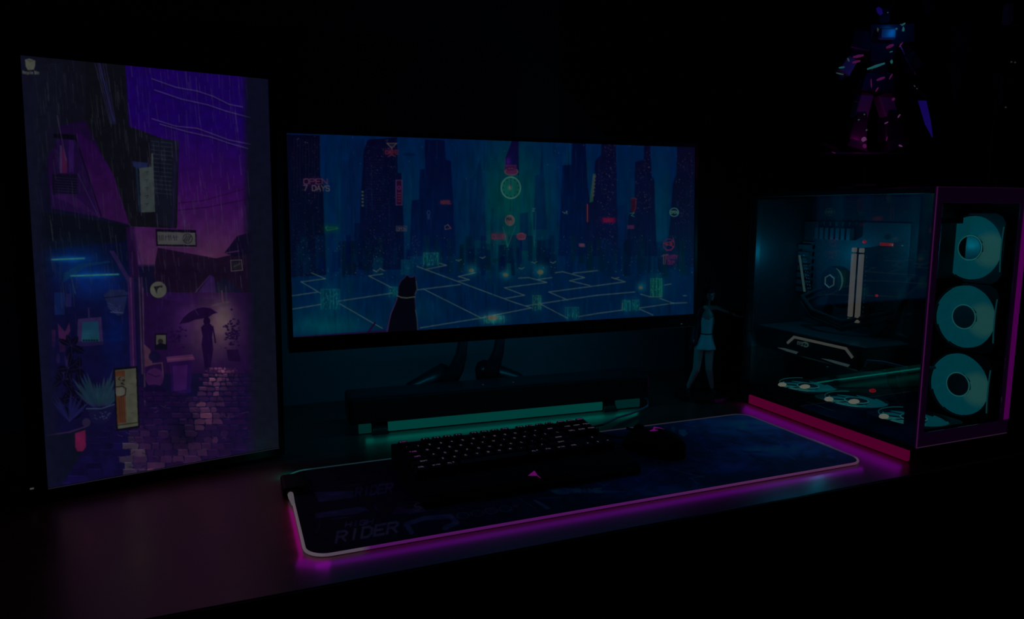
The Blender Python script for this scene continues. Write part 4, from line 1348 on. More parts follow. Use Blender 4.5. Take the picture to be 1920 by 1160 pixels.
key(12.25, rows[1], 2.75, 'SHIFT')
for xu, wu, s in ((0, 1.25, 'CTRL'), (1.25, 1.25, 'WIN'), (2.5, 1.25, 'ALT'), (3.75, 6.25, ''), (10, 1.25, 'ALT'), (11.25, 1.25, 'FN'), (12.5, 1.25, 'WIN'), (13.75, 1.25, 'CTRL')):
    key(xu, rows[0], wu, s)
for j, names in ((4, ('INS', 'HOM', 'PGU')), (3, ('DEL', 'END', 'PGD'))):
    for i, s in enumerate(names):
        key(15.25 + i, rows[j], 1, s)
key(16.25, rows[1], 1, '^')
for i, s in enumerate('<v>'):
    key(15.25 + i, rows[0], 1, s)
# cord from the back edge curling to the right
MB().tube([(.19, .125, .010), (.25, .185, .003), (.305, .222, .0005), (.345, .236, .0005), (.378, .250, .001), (.410, .270, .001), (.436, .308, .001), (.442, .350, .001), (.425, .385, .001)][1:], .0022, 7).build('cord', M['cord'], kb, smooth=True)
MB().tube([(.15, .139, .012), (.19, .160, .008), (.25, .185, .003)], .0022, 7).build('cord_plug', M['rubber'], kb, smooth=True)

wr = thing('wrist_rest', 'black padded wrist rest with small magenta logo before the keyboard', 'wrist rest', (.4225, .946, .0046), math.radians(1.2))
mb = MB()
prof = [(0, 0), (.056, 0), (.056, .018), (.050, .0215), (.030, .0205), (.010, .015), (0, .008)]
mb.prism([(-.18, y, z) for y, z in prof], (.36, 0, 0))
mb.build('cushion', M['rubber'], wr)
logo_m = glow('logo_magenta', (84, 6, 84), 1.0)
mb = MB()
fr = lambda a, b: (a, .018 + b, .0181 + b * .28)
mb.face([fr(-.0115, 0), fr(.004, .0095), fr(.004, -.004)])
mb.face([fr(.002, -.002), fr(.0045, -.004), fr(.006, -.011), fr(.0045, -.0095)])
mb.build('logo', logo_m, wr)

# ---------------------------------------------------------------- mouse
ms = thing('computer_mouse', 'black gaming mouse with magenta logo beside the keyboard', 'mouse', (.682, 1.036, .0046), math.radians(24))
rings = []
bm_ = MB()
for i in range(15):
    t = i / 14
    y = -.062 + .124 * t
    wd = .033 * math.sqrt(max(0, 1 - abs(2 * t - 1) ** 3.2)) * (1 - .10 * math.sin(PI * t)) + .002
    ht = .040 * math.sqrt(max(0, math.sin(PI * min(1, max(0, .06 + t * .90)) ** .72))) + .002
    ring = []
    for k in range(17):
        a = PI * k / 16
        ring.append(bm_.bm.verts.new((wd * math.cos(a) * (1 - .12 * math.sin(a)), y, max(.001, ht * math.sin(a) ** .75))))
    rings.append(ring)
for a_, b_ in zip(rings, rings[1:]):
    for k in range(16):
        bm_.bm.faces.new((a_[k], a_[k + 1], b_[k + 1], b_[k]))
    bm_.bm.faces.new((a_[0], b_[0], b_[16], a_[16]))
bm_.bm.faces.new(rings[0])
bm_.bm.faces.new(rings[-1][::-1])
bm_.build('shell', M['rubber'], ms, smooth=True)
MB().lathe([(.011, -.0035), (.0115, 0), (.011, .0035)], n=20, M=Matrix.Translation((0, .030, .031)) @ Matrix.Rotation(PI / 2, 4, 'Y')).build('scroll_wheel', M['rubber'], ms)
MB().span(-.0008, .0008, .018, .058, .026, .0305).build('button_split', M['rubber'], ms)
for sx in (-1, 1):
    MB().box((sx * .0285, .012, .020), (.004, .030, .006), .0015).build('side_button', M['plastic'], ms)
mb = MB()
mb.prism([(-.010, -.004, .0398), (.006, .004, .0398), (.014, -.006, .0380), (.012, -.018, .0370), (.000, -.016, .0390)], (0, 0, .0014))
mb.prism([(-.016, -.002, .0392), (-.010, -.003, .0398), (-.004, -.011, .0398), (-.006, -.012, .0398)], (0, 0, .0014))
mb.build('logo', logo_m, ms)
MB().tube([(0, .060, .010), (.004, .09, .003), (.010, .13, .0022), (.03, .145, .0022)], .0018, 6).build('cord', M['rubber'], ms, smooth=True)

# ---------------------------------------------------------------- computer case
CX0, CX1, CY0, CY1, CZ0, CZ1 = 1.055, 1.281, .82, 1.262, .022, .462
O = ((CX0 + CX1) / 2, (CY0 + CY1) / 2, 0)
pc = thing('computer_case', 'glass computer case with teal fans and magenta lit front at the right', 'computer', O)
teal = (0, 74, 84)
for x in (CX0 + .025, CX1 - .025):
    for y in (CY0 + .04, CY1 - .04):
        MB().lathe([(.014, 0), (.014, .016), (.012, .0215)], (x, y, 0), 14).build('foot', M['rubber'], pc, O)
MB().span(CX0, CX1, CY0 + .004, CY1, CZ0, CZ0 + .010, .001).build('bottom_panel', M['case'], pc, O)
MB().span(CX0, CX1, CY0 + .004, CY1, CZ1 - .010, CZ1, .001).build('top_panel', M['case'], pc, O)
MB().span(CX0, CX1, CY1 - .008, CY1, CZ0 + .0102, CZ1 - .0102, .001).build('rear_panel', M['case'], pc, O)
MB().span(CX1 - .004, CX1, CY0 + .0045, CY1 - .0082, CZ0 + .0102, CZ1 - .0102).build('far_side_panel', M['case'], pc, O)
MB().span(CX0 + .0055, CX0 + .020, CY0 + .0045, CY0 + .020, CZ0 + .0102, CZ1 - .0102, .001).build('corner_post', M['case'], pc, O)
MB().span(CX0 + .0055, CX0 + .018, CY1 - .022, CY1 - .0085, CZ0 + .0102, CZ1 - .0102, .001).build('corner_post', M['case'], pc, O)
# side glass with black painted border
MB().span(CX0, CX0 + .004, CY0 + .004, CY1 - .002, CZ0 + .0105, CZ1 - .0105).build('side_glass', M['glass'], pc, O)
for y0, y1, z0, z1 in ((CY0 + .004, CY0 + .030, CZ0 + .0105, CZ1 - .0105), (CY1 - .012, CY1 - .002, CZ0 + .0105, CZ1 - .0105), (CY0 + .030, CY1 - .012, CZ0 + .0105, CZ0 + .024), (CY0 + .030, CY1 - .012, CZ1 - .016, CZ1 - .0105)):
    MB().span(CX0 + .0042, CX0 + .0050, y0, y1, z0, z1).build('glass_border', M['case'], pc, O)
# front: frame, glass, light strips
FZ0, FZ1 = .030, CZ1
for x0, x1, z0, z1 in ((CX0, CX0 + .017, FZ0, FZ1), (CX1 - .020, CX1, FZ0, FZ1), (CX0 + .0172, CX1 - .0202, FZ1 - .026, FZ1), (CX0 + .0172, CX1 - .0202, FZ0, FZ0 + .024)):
    MB().span(x0, x1, CY0, CY0 + .0038, z0, z1, .0006).build('front_frame', M['frame_painted_spill'], pc, O)
MB().span(CX0 + .0172, CX1 - .0202, CY0 + .001, CY0 + .0030, FZ0 + .0242, FZ1 - .0262).build('front_glass', M['glass'], pc, O)
MB().span(CX0, CX1 - .004, CY0 + .004, CY0 + .020, CZ0, FZ0 - .0005, .001).build('front_foot_rail', M['case'], pc, O)
mg = glow('magenta_strip', (64, 0, 66), 1.0)
mgl = glow('magenta_edge_line', (54, 12, 56), 1.0)
MB().span(CX1 - .0135, CX1 - .0005, CY0 - .0012, CY0 - .0001, FZ0 + .026, FZ1 - .010, .0004).build('light_strip', mg, pc, O)
MB().span(CX0 - .0004, CX0 + .0016, CY0 - .0010, CY0 - .0001, FZ0, FZ1).build('edge_trim', mgl, pc, O)
MB().span(CX0 + .0017, CX1 - .001, CY0 - .0008, CY0 - .0001, FZ0 - .0002, FZ0 + .0010).build('edge_trim', glow('pink_edge_line', (44, 26, 44)), pc, O)
MB().span(CX0 + .0017, CX1 - .001, CY0 - .0008, CY0 - .0001, FZ1 - .0012, FZ1).build('edge_trim', glow('dim_edge_line', (22, 6, 26)), pc, O)
# under light along the near lower edge
MB().span(CX0 - .0015, CX0 + .006, CY0 + .014, CY1 - .03, .0025, .0215, .001).build('under_light', glow('under_light_magenta', (74, 0, 38), 1.0), pc, O)
lamp('under_lamp', 'AREA', (CX0 - .006, (CY0 + CY1) / 2, .014), .0105, (62, 0, 78), pc, .40, .018, (-.75, 0, -.66), O)

# fans
blade_cache = {}


def fan(centre, axis, size, led, strength, blades=9, flat=(0, 70, 80), hot=(56, 92, 84), led_r=.034):
    """Square frame, hub and overlapping translucent lit blades; axis is the side it faces."""
    A = Vector(axis).normalized()
    Q = Matrix.Identity(4) if A.z > .9 else A.to_track_quat('Z', 'Y').to_matrix().to_4x4()
    c = Vector(centre)
    X = Matrix.Translation(c - Vector(O)) @ Q
    mb = MB()
    hs, ri = size / 2, size * .475
    # frame: square outside, round inside
    nseg = 40
    for z in (0, .025):
        pass
    ring_o, ring_i = [], []
    for k in range(nseg):
        a = 2 * PI * k / nseg
        ca, sa = math.cos(a), math.sin(a)
        s = hs / max(abs(ca), abs(sa))
        s = min(s, hs * 1.27)
        ring_o.append((ca * s, sa * s))
        ring_i.append((ca * ri, sa * ri))
    vs = [[mb.bm.verts.new((*q, z)) for q in ring] for ring, z in ((ring_o, -.022), (ring_o, .003), (ring_i, .003), (ring_i, -.022))]
    for j in range(4):
        a, b = vs[j], vs[(j + 1) % 4]
        for k in range(nseg):
            mb.bm.faces.new((a[k], a[(k + 1) % nseg], b[(k + 1) % nseg], b[k]))
    fr_ = mb.build('fan', M['case'], pc)
    fr_.matrix_local = X
    m = glow('fan_blade_light', flat, strength, sample=True)
    nt = m.node_tree
    geo = nt.nodes.new('ShaderNodeNewGeometry')
    dist = nt.nodes.new('ShaderNodeVectorMath'); dist.operation = 'DISTANCE'
    dist.inputs[1].default_value = led
    nt.links.new(geo.outputs['Position'], dist.inputs[0])
    rp = nt.nodes.new('ShaderNodeMapRange'); rp.interpolation_type = 'SMOOTHSTEP'
    rp.inputs['From Min'].default_value = led_r * .55
    rp.inputs['From Max'].default_value = led_r
    rp.inputs['To Min'].default_value = 1
    rp.inputs['To Max'].default_value = 0
    nt.links.new(dist.outputs['Value'], rp.inputs['Value'])
    mx = nt.nodes.new('ShaderNodeMix'); mx.data_type = 'RGBA'
    mx.inputs[6].default_value = (*lin(flat), 1)
    mx.inputs[7].default_value = (*lin(hot), 1)
    nt.links.new(rp.outputs[0], mx.inputs[0])
    nt.links.new(mx.outputs[2], nt.nodes['Principled BSDF'].inputs['Emission Color'])
    key_ = round(size, 4)
    if key_ not in blade_cache:
        mb = MB()
        r0, r1 = size * .17, size * .462
        sw = 2 * PI / blades * 1.12
        nr, na = 4, 4
        top = [[None] * (na + 1) for _ in range(nr + 1)]
        bot = [[None] * (na + 1) for _ in range(nr + 1)]
        for i in range(nr + 1):
            rr_ = r0 + (r1 - r0) * i / nr
            for j in range(na + 1):
                a = -sw / 2 + sw * j / na + .35 * i / nr
                z = -.0045 + .004 * j / na
                top[i][j] = mb.bm.verts.new((rr_ * math.cos(a), rr_ * math.sin(a), z))
                bot[i][j] = mb.bm.verts.new((rr_ * math.cos(a), rr_ * math.sin(a), z - .0012))
        for i in range(nr):
            for j in range(na):
                mb.bm.faces.new((top[i][j], top[i + 1][j], top[i + 1][j + 1], top[i][j + 1]))
                mb.bm.faces.new((bot[i][j], bot[i][j + 1], bot[i + 1][j + 1], bot[i + 1][j]))
        rim = [(i, 0) for i in range(nr)] + [(nr, j) for j in range(na)] + [(i, na) for i in range(nr, 0, -1)] + [(0, j) for j in range(na, 0, -1)]
        for (i, j), (k, l) in zip(rim, rim[1:] + rim[:1]):
            mb.bm.faces.new((top[i][j], bot[i][j], bot[k][l], top[k][l]))
        bmesh.ops.recalc_face_normals(mb.bm, faces=mb.bm.faces)
        me = bpy.data.meshes.new('blade')
        mb.bm.to_mesh(me); mb.bm.free()
        blade_cache[key_] = me
    me = blade_cache[key_].copy()
    me.materials.clear(); me.materials.append(m)
    for k in range(blades):
        b = bpy.data.objects.new('blade', me)
        COL.objects.link(b)
        b.parent = fr_
        b.rotation_euler = (0, 0, 2 * PI * k / blades)
    mb = MB().lathe([(size * .175, -.012), (size * .178, .0005), (size * .165, .0028), (size * .02, .0032)], n=28)
    hub = mb.build('hub', mat('fan_hub', (.05, .12, .14), .35), fr_, smooth=False)
    mb = MB().tube([(size * .178 * math.cos(2 * PI * k / 32), size * .178 * math.sin(2 * PI * k / 32), .002) for k in range(32)], .0011, 6, closed=True)
    mb.build('hub_ring', glow('hub_ring_light', (26, 84, 84)), fr_)
    return fr_


for z in (.357, .231, .104):
    fan((1.252, .897, z), (-1, 0, .0), .124, (1.250, .897 - .034, z - .002), 1.0, 9, (0, 62, 72), (32, 76, 74), .038)
    # side diffuser arcs beside each fan
    a_ = [(1.248, .835 + .004 * math.cos(q), z + .05 * math.sin(q)) for q in np.linspace(-.9, .9, 9)]
    MB().tube(a_, .0012, 6).build('fan_rim_light', glow('rim_teal', (8, 58, 62)), pc, O)
for y in (1.165, 1.036, .907):
    f_ = fan((1.155, y, .046), (0, 0, 1), .122, (1.11, y, .046), 1.0, 9, (0, 58, 66), (34, 84, 84), .044)
    hot_m = glow('fan_led', (84, 84, 74), 1.6)
    for dx, dy, sx in ((-.056, .016, 1.0), (-.024, -.016, 1.3)):
        MB().ball((dx, dy, .006), (.010 * sx, .007, .0045), 12).build('led_lens', hot_m, f_, smooth=True)
    MB().tube([(.050 * math.cos(q), .050 * math.sin(q), .004) for q in np.linspace(2.2, 4.2, 12)], .0014, 6).build('rim_light', glow('rim_teal_bright', (10, 72, 70)), f_)
    MB().tube([(.058 * math.cos(q), .058 * math.sin(q), .006) for q in np.linspace(1.0, 2.6, 12)], .0010, 6).build('rim_light', glow('rim_teal_dim', (8, 54, 56)), f_)

# motherboard wall and what is on it
mbd = MB().span(1.206, 1.210, .985, CY1 - .0085, .095, .400, .0005).build('motherboard', M['board'], pc, O)
MB().span(1.2105, 1.216, CY0 + .12, CY1 - .0085, CZ0 + .0105, CZ1 - .0105).build('tray', M['case'], pc, O)
for y, z, sy, sz in ((1.235, .30, .030, .11), (1.16, .375, .10, .024), (1.10, .150, .12, .018), (1.02, .13, .035, .05)):
    mb = MB()
    for k in range(7):
        if sz > sy:
            mb.span(1.188, 1.2058, y - sy / 2, y + sy / 2, z - sz / 2 + sz * k / 7, z - sz / 2 + sz * (k + .6) / 7)
        else:
            mb.span(1.188, 1.2058, y - sy / 2 + sy * k / 7, y - sy / 2 + sy * (k + .6) / 7, z - sz / 2, z + sz / 2)
    mb.span(1.200, 1.2059, y - sy / 2, y + sy / 2, z - sz / 2, z + sz / 2)
    mb.build('heatsink', M['heatsink'], mbd, O)
io = MB().prism([(1.184, 1.2415, .325), (1.184, 1.2375, .325), (1.184, 1.2165, .246), (1.184, 1.2205, .246)], (-.003, 0, 0)).build('board_light', glow('board_light_pale', (42, 66, 66)), mbd, O)
mb = MB()
for k in range(11):
    for j in range(2):
        f_ = k / 10
        mb.ball((1.183, 1.2345 - .021 * f_ - .007 - j * .006, .318 - .070 * f_), .0012, 6)
mb.build('board_dots', glow('board_dot_blue', (10, 52, 74)), mbd, O)
for y, z, s in ((1.069, .362, .0050), (1.031, .258, .0036)):
    MB().ball((1.184, y, z), (.002, s, s * .8), 10).build('red_led', glow('red_led', (110, 4, 18), 1.0), mbd, O)
MB().span(1.186, 1.190, 1.005, 1.035, .3555, .362, .001).build('red_led', glow('red_led_bar', (92, 8, 14), 1.0), mbd, O)
MB().span(1.1850, 1.1858, 1.006, 1.012, .357, .361).build('red_led', glow('amber_led', (84, 40, 24), 1.0), mbd, O)
# memory sticks
for y in (1.0735, 1.0555):
    st = MB().span(1.168, 1.2058, y - .0022, y + .0022, .200, .350, .0005).build('memory_stick', M['case'], mbd, O)
ram_m = glow('memory_light', (76, 74, 70), 1.0)
for y in (1.0735, 1.0555):
    for z0, z1 in ((.2115, .3385), (.2015, .2088), (.3415, .3505)):
        MB().span(1.160, 1.1678, y - .0042, y + .0042, z0, z1, .0012).build('memory_light_bar', ram_m, mbd, O)
    mb = MB()
    for k in range(14):
        mb.ball((1.172, y - .0056, .215 + k * .009), .0008, 5)
    mb.build('memory_dots', glow('memory_dot_blue', (8, 50, 70)), mbd, O)
# pump block with lit hexagon and arc
pb = MB().lathe([(.032, 0), (.032, .018), (.029, .022)], n=32, M=Matrix.Translation((1.2058, 1.146, .276)) @ Matrix.Rotation(-PI / 2, 4, 'Y')).build('pump_block', M['satin'], pc, O)
hexp = [(1.1825, 1.150 + .0135 * math.cos(PI / 3 * k + .52), .2755 + .0135 * math.sin(PI / 3 * k + .52)) for k in range(6)]
MB().tube(hexp, .0016, 6, closed=True).build('hexagon_light', glow('hexagon_pale', (40, 62, 60)), pb, O)
MB().tube([(1.1835, 1.146 + .029 * math.cos(q), .277 + .029 * math.sin(q)) for q in np.linspace(PI * .62, PI * 1.22, 14)], [.0006 + .0014 * math.sin(PI * k / 13) for k in range(14)], 6).build('arc_light', glow('arc_pale', (34, 60, 60)), pb, O)
for dz in (0, .014):
    MB().tube([(1.186, 1.165, .262 - dz), (1.150, 1.19, .240 - dz), (1.14, 1.15, .215 - dz), (1.150, 1.08, .200 - dz), (1.20, 1.00, .23 - dz), (1.2, .975, .30)], .0055, 8).build('coolant_tube', M['rubber'], pb, O, smooth=True)
# graphics card
gc = MB().span(1.088, 1.204, .975, 1.246, .124, .170, .004).build('graphics_card', M['satin'], pc, O)
MB().span(1.086, 1.205, .960, 1.250, .1705, .174, .001).build('backplate', mat('backplate_steel', (.10, .12, .13), .35, metal=.5), gc, O)
pale = glow('card_light_pale', (66, 68, 64), 1.0)
gl = [(1.158, .1485), (1.141, .1635), (1.007, .1635), (.991, .1500)]
mb = MB()
for (y0, z0), (y1, z1) in zip(gl, gl[1:]):
    L_ = math.hypot(y1 - y0, z1 - z0)
    mb.box((1.0862, (y0 + y1) / 2, (z0 + z1) / 2), (.002, L_ + .003, .0050), 0, Matrix.Rotation(math.atan2(z1 - z0, y1 - y0), 4, 'X'))
mb.build('light_bar', pale, gc, O)
for y0, y1 in ((1.188, 1.128), (1.066, .995)):
    MB().prism([(1.0868, y0, .1330), (1.0868, (y0 + y1) / 2 + .008, .1352), (1.0868, y1, .1345), (1.0868, y1 + .004, .1292), (1.0868, (y0 + y1) / 2, .1300)], (-.0012, 0, 0)).build('light_slash', glow('card_slash_pale', (44, 58, 62)), gc, O)
mb = MB()
letter_mesh(mb, 'msi', 1.138, .1545, 0, .010, .0016, True, 1.0, lambda a, b: (1.0858, 2 * 1.128 - a, b))
mb.build('brand_letters', glow('brand_letters_pale', (46, 56, 56)), gc, O)
mb = MB().tube([(1.0858, 1.108 + .0085 * math.cos(q) * (1 - q * .06), .1535 + .0045 * math.sin(q)) for q in np.linspace(0.3, 5.4, 16)], .0013, 6)
mb.tube([(1.0858, 1.117, .1550), (1.0858, 1.112, .1575), (1.0858, 1.104, .1555), (1.0858, 1.100, .1520)], [.0006, .0016, .0014, .0004], 6)
mb.build('dragon_mark', glow('dragon_mark_pale', (36, 58, 50)), gc, O)
for y in (1.02, 1.11, 1.20):
    MB().lathe([(.040, 0), (.040, .003), (.036, .004)], (1.146, y, .1195), 24).build('card_fan', M['case'], gc, O)
# cables and brackets near the front
mb = MB()
for k in range(6):
    mb.tube([(1.19, .99 + k * .004, .15), (1.165, .965 + k * .004, .135 + k * .002), (1.16, .955 + k * .003, .10), (1.19, .95 + k * .003, .06)], .0022, 6)
mb.build('power_cables', M['rubber'], pc, O, smooth=True)
MB().tube([(1.10, .975, .135), (1.085, .955, .150), (1.09, .925, .153), (1.12, .905, .145), (1.19, .90, .14)], .003, 6).build('sleeved_cable', M['cord'], pc, O, smooth=True)
MB().span(1.2105, 1.2500, .925, .962, .300, .436, .001).build('drive_cover', M['board'], pc, O)
MB().span(1.195, 1.2105, .955, .975, .05, .23, .001).build('cable_cover', M['case'], pc, O)
MB().span(1.10, 1.168, .853, .860, .402, .412, .001).build('bracket', M['metal'], pc, O)
MB().ball((1.19, 1.03, .066), (.008, .006, .004), 10).build('red_led', glow('red_led_low', (100, 4, 16)), pc, O)
# light the fans throw inside the case
lamp('fan_lamp', 'POINT', (1.15, .96, .36), .12, (0, 74, 90), pc, .0006, origin=O)
lamp('fan_lamp_low', 'POINT', (1.13, 1.10, .105), .030, (0, 74, 90), pc, .0006, origin=O)
lamp('fan_lamp_rear', 'POINT', (1.12, 1.17, .33), .15, (0, 70, 96), pc, .0006, origin=O)

# ---------------------------------------------------------------- box behind the figurine
bx = thing('speaker_box', 'plain black box standing at the wall behind the figurine', 'box', (1.14, 1.46, 0))
MB().span(-.055, .055, -.06, .06, .004, .168, .004, 2).build('cabinet', M['plastic'], bx)
MB().span(-.049, .049, -.062, -.0602, .01, .162, .0005).build('grille', M['cloth'], bx)
for x in (-.04, .04):
    for y in (-.045, .045):
        MB().span(x - .006, x + .006, y - .006, y + .006, 0, .0039).build('foot', M['rubber'], bx)

# ---------------------------------------------------------------- figurine
fg = thing('figurine', 'small standing woman figurine in teal dress with one arm out', 'figurine', (.998, 1.322, 0), math.radians(-21.8))
MB().lathe([(.062, 0), (.063, .003), (.062, .010), (.058, .012)], n=36).build('base', M['satin'], fg)
K = 1 / 835.0


def fp(px, py, d=0.0):
    """Figure sketch units to metres: across, depth, up."""
    return Vector(((px - 1318) * K, d, .012 + (738 - py) * K))


def capsule(mb, a, b, r0, r1, n=10):
    k = 5
    d = (b - a)
    L = d.length
    d.normalize()
    pth, rs = [], []
    for i in range(k):
        f = i / k * PI / 2
        pth.append(a - d * r0 * math.cos(f)); rs.append(max(.0003, r0 * math.sin(f)))
    pth.append(a); rs.append(r0)
    pth.append(b); rs.append(r1)
    for i in range(1, k + 1):
        f = i / k * PI / 2
        pth.append(b + d * r1 * math.sin(f)); rs.append(max(.0003, r1 * math.cos(f)))
    mb.tube(pth, rs, n)


def remesh(o, vox, smooth=4):
    r = o.modifiers.new('one_surface', 'REMESH')
    r.mode = 'VOXEL'
    r.voxel_size = vox
    r.use_smooth_shade = True
    s = o.modifiers.new('soften', 'SMOOTH')
    s.iterations = smooth
    s.factor = .5


mb = MB()
J = dict(hipL=fp(1309, 650, 0), hipR=fp(1327, 650, -.002), kneeL=fp(1303, 693, -.008), kneeR=fp(1327, 692, -.008), ankL=fp(1290, 731, .004), ankR=fp(1337, 731, .002),
         pel=fp(1318, 643), waist=fp(1321, 618), chest=fp(1322, 590, -.002), neck=fp(1323, 567), head=fp(1325, 551, -.003),
         shR=fp(1336, 575, -.003), elR=fp(1358, 584, -.014), wrR=fp(1380, 590, -.020), shL=fp(1309, 576), elL=fp(1300, 604, .004), wrL=fp(1297, 628, -.004))
for a, b, r0, r1 in (('hipL', 'kneeL', .0115, .0080), ('kneeL', 'ankL', .0082, .0045), ('hipR', 'kneeR', .0118, .0080), ('kneeR', 'ankR', .0082, .0045),
                     ('pel', 'waist', .0150, .0115), ('waist', 'chest', .0112, .0135), ('chest', 'neck', .0115, .0042), ('shL', 'shR', .0062, .0062),
                     ('shR', 'elR', .0052, .0040), ('elR', 'wrR', .0040, .0027), ('shL', 'elL', .0052, .0040), ('elL', 'wrL', .0040, .0027), ('neck', 'head', .0042, .0050)):
    capsule(mb, J[a].copy(), J[b].copy(), r0, r1)
capsule(mb, J['pel'] + Vector((-.006, 0, 0)), J['pel'] + Vector((.006, 0, 0)), .0125, .0125)
mb.ball(J['head'] + Vector((0, 0, .001)), (.0110, .0120, .0140), 16)
mb.ball(J['head'] + Vector((.002, -.0118, -.002)), (.0016, .0026, .0022), 8)        # nose
mb.ball(J['head'] + Vector((.001, -.0090, -.0085)), (.0042, .0042, .0040), 8)       # chin
for s in (-1, 1):
    mb.ball(J['head'] + Vector((s * .0112, 0, -.001)), (.0015, .0030, .0038), 8)    # ears
for a, dx in (('ankL', -.002), ('ankR', .002)):
    capsule(mb, J[a] + Vector((0, .003, -.0045)), J[a] + Vector((dx, -.016, -.0060)), .0042, .0034)
# hands: palm and five fingers each
for wrist, dirn, spread, pose in ((J['wrR'], Vector((.94, -.20, .10)), Vector((.0, .35, .93)), (1.0, 1.0, .55, .5, .7)), (J['wrL'], Vector((-.1, -.1, -1)), Vector((0, 1, -.1)), (.8, .85, .8, .7, .7))):
    dirn.normalize(); spread.normalize()
    palm = wrist + dirn * .0052
    capsule(mb, wrist + dirn * .002, palm + dirn * .002, .0029, .0034)
    for q, L_ in enumerate((.0078, .0086, .0080, .0066)):
        o0 = palm + dirn * .003 + spread * (.0033 - q * .0022)
        k1 = o0 + (dirn + spread * (.28 - q * .16)).normalized() * L_ * .55
        bend = dirn * pose[q] + spread * (.45 - q * .2) * pose[q] + Vector((0, -1, -.4)) * (1 - pose[q])
        capsule(mb, o0, k1, .0013, .0012, 6)
        capsule(mb, k1, k1 + bend.normalized() * L_ * .5, .0012, .0010, 6)
    th = palm + spread * .0028
    t1 = th + (spread * .9 + dirn * .5).normalized() * .0045
    capsule(mb, th, t1, .0014, .0013, 6)
    capsule(mb, t1, t1 + (dirn + spread * .3).normalized() * .0038, .0013, .0010, 6)
body = mb.build('body', M['skin'], fg, smooth=True)
remesh(body, .00085, 2)
for s in (-1, 1):
    MB().ball(J['head'] + Vector((s * .0042 + .001, -.0108, .0012)), (.0020, .0012, .0016), 8).build('eye', M['eye'], fg, smooth=True)
MB().ball(J['head'] + Vector((.0012, -.0120, -.0068)), (.0024, .0008, .0006), 8).build('mouth', mat('figurine_lip', (.4, .12, .14), .5), fg, smooth=True)
# dress with flared skirt
prof = [(.0235, 0), (.0240, .002), (.0190, .014), (.0150, .026), (.0126, .036), (.0128, .046), (.0148, .062), (.0140, .072), (.0090, .079)]
zb = fp(0, 654).z
ring = []
mb = MB()
rs_ = []
for r_, z_ in prof:
    n_ = 32
    row = []
    for k in range(n_):
        a_ = 2 * PI * k / n_
        w_ = 1 + (.07 * math.sin(a_ * 7) * max(0, 1 - z_ / .02))
        ox = (1320 - 1318) * K + .0035 * (z_ / .079)
        row.append(mb.bm.verts.new((ox + r_ * w_ * math.cos(a_), -.002 + r_ * w_ * .85 * math.sin(a_), zb + z_)))
    rs_.append(row)
for a_, b_ in zip(rs_, rs_[1:]):
    for k in range(32):
        mb.bm.faces.new((a_[k], a_[(k + 1) % 32], b_[(k + 1) % 32], b_[k]))
mb.bm.faces.new(rs_[-1])
dr = mb.build('dress', M['dress'], fg, smooth=True)
sol = dr.modifiers.new('cloth_thickness', 'SOLIDIFY')
sol.thickness = .0010
MB().lathe([(.0136, 0), (.0138, .0022)], (.0035, -.002, zb + .034), 28, 1, .86).build('belt', M['jacket'], fg)
# dark open jacket hanging down one side
mb = MB()
for a, b, r0, r1 in ((fp(1310, 577), fp(1302, 600, .004), .0085, .0085), (fp(1302, 600, .004), fp(1297, 642, -.002), .0088, .0085), (fp(1309, 585, .006), fp(1303, 640, .010), .010, .0125), (fp(1303, 640, .010), fp(1295, 656, .010), .0115, .0060), (fp(1314, 580, .010), fp(1316, 640, .014), .008, .010),
                     (fp(1332, 577, .002), fp(1341, 580, -.004), .0068, .0062), (fp(1341, 580, -.004), fp(1362, 586, -.015), .0062, .0052)):
    capsule(mb, a, b, r0, r1)
remesh(mb.build('jacket', M['jacket'], fg, smooth=True), .0012, 3)
# long hair
mb = MB()
hd = J['head']
mb.ball(hd + Vector((-.001, .0040, .0045)), (.0135, .0135, .0135), 16)
for k in range(9):
    f_ = k / 8
    x0_ = -.012 + .018 * f_
    capsule(mb, hd + Vector((x0_, .008, 0)), hd + Vector((x0_ - .006, .015, -.030)), .0055, .0060, 8)
    capsule(mb, hd + Vector((x0_ - .006, .015, -.030)), hd + Vector((x0_ - .010 - .006 * (1 - f_), .016, -.062 - .014 * (1 - f_))), .0060, .0030, 8)
for x_ in (-.0115, .0105):
    capsule(mb, hd + Vector((x_, -.002, .004)), hd + Vector((x_ * 1.1, -.005, -.022)), .0035, .0018, 8)
for x_ in (-.007, -.003, .001, .005):
    capsule(mb, hd + Vector((x_ * .8, -.007, .0135)), hd + Vector((x_, -.0125, .0062)), .0026, .0014, 8)
remesh(mb.build('hair', M['hair'], fg, smooth=True), .0010, 2)
for a, dx in (('ankL', -.002), ('ankR', .002)):
    mb = MB()
    capsule(mb, J[a] + Vector((0, .003, -.0040)), J[a] + Vector((dx, -.017, -.0065)), .0050, .0044)
    capsule(mb, J[a] + Vector((0, .001, .003)), J[a] + Vector((0, .002, -.004)), .0056, .0052)
    remesh(mb.build('shoe', M['jacket'], fg, smooth=True), .0010, 2)

# ---------------------------------------------------------------- robot on a stand, on top of the case
RZ = CZ1
rb = thing('robot_figure', 'dark jointed robot figure with teal and pink glints on the computer case', 'robot figure', (1.118, 1.02, RZ), math.radians(-21.8))
KR = 1 / 985.0


def rp_(px, py, d=0.0):
    return Vector(((px - 1620) * KR, d, (355 - py) * KR))


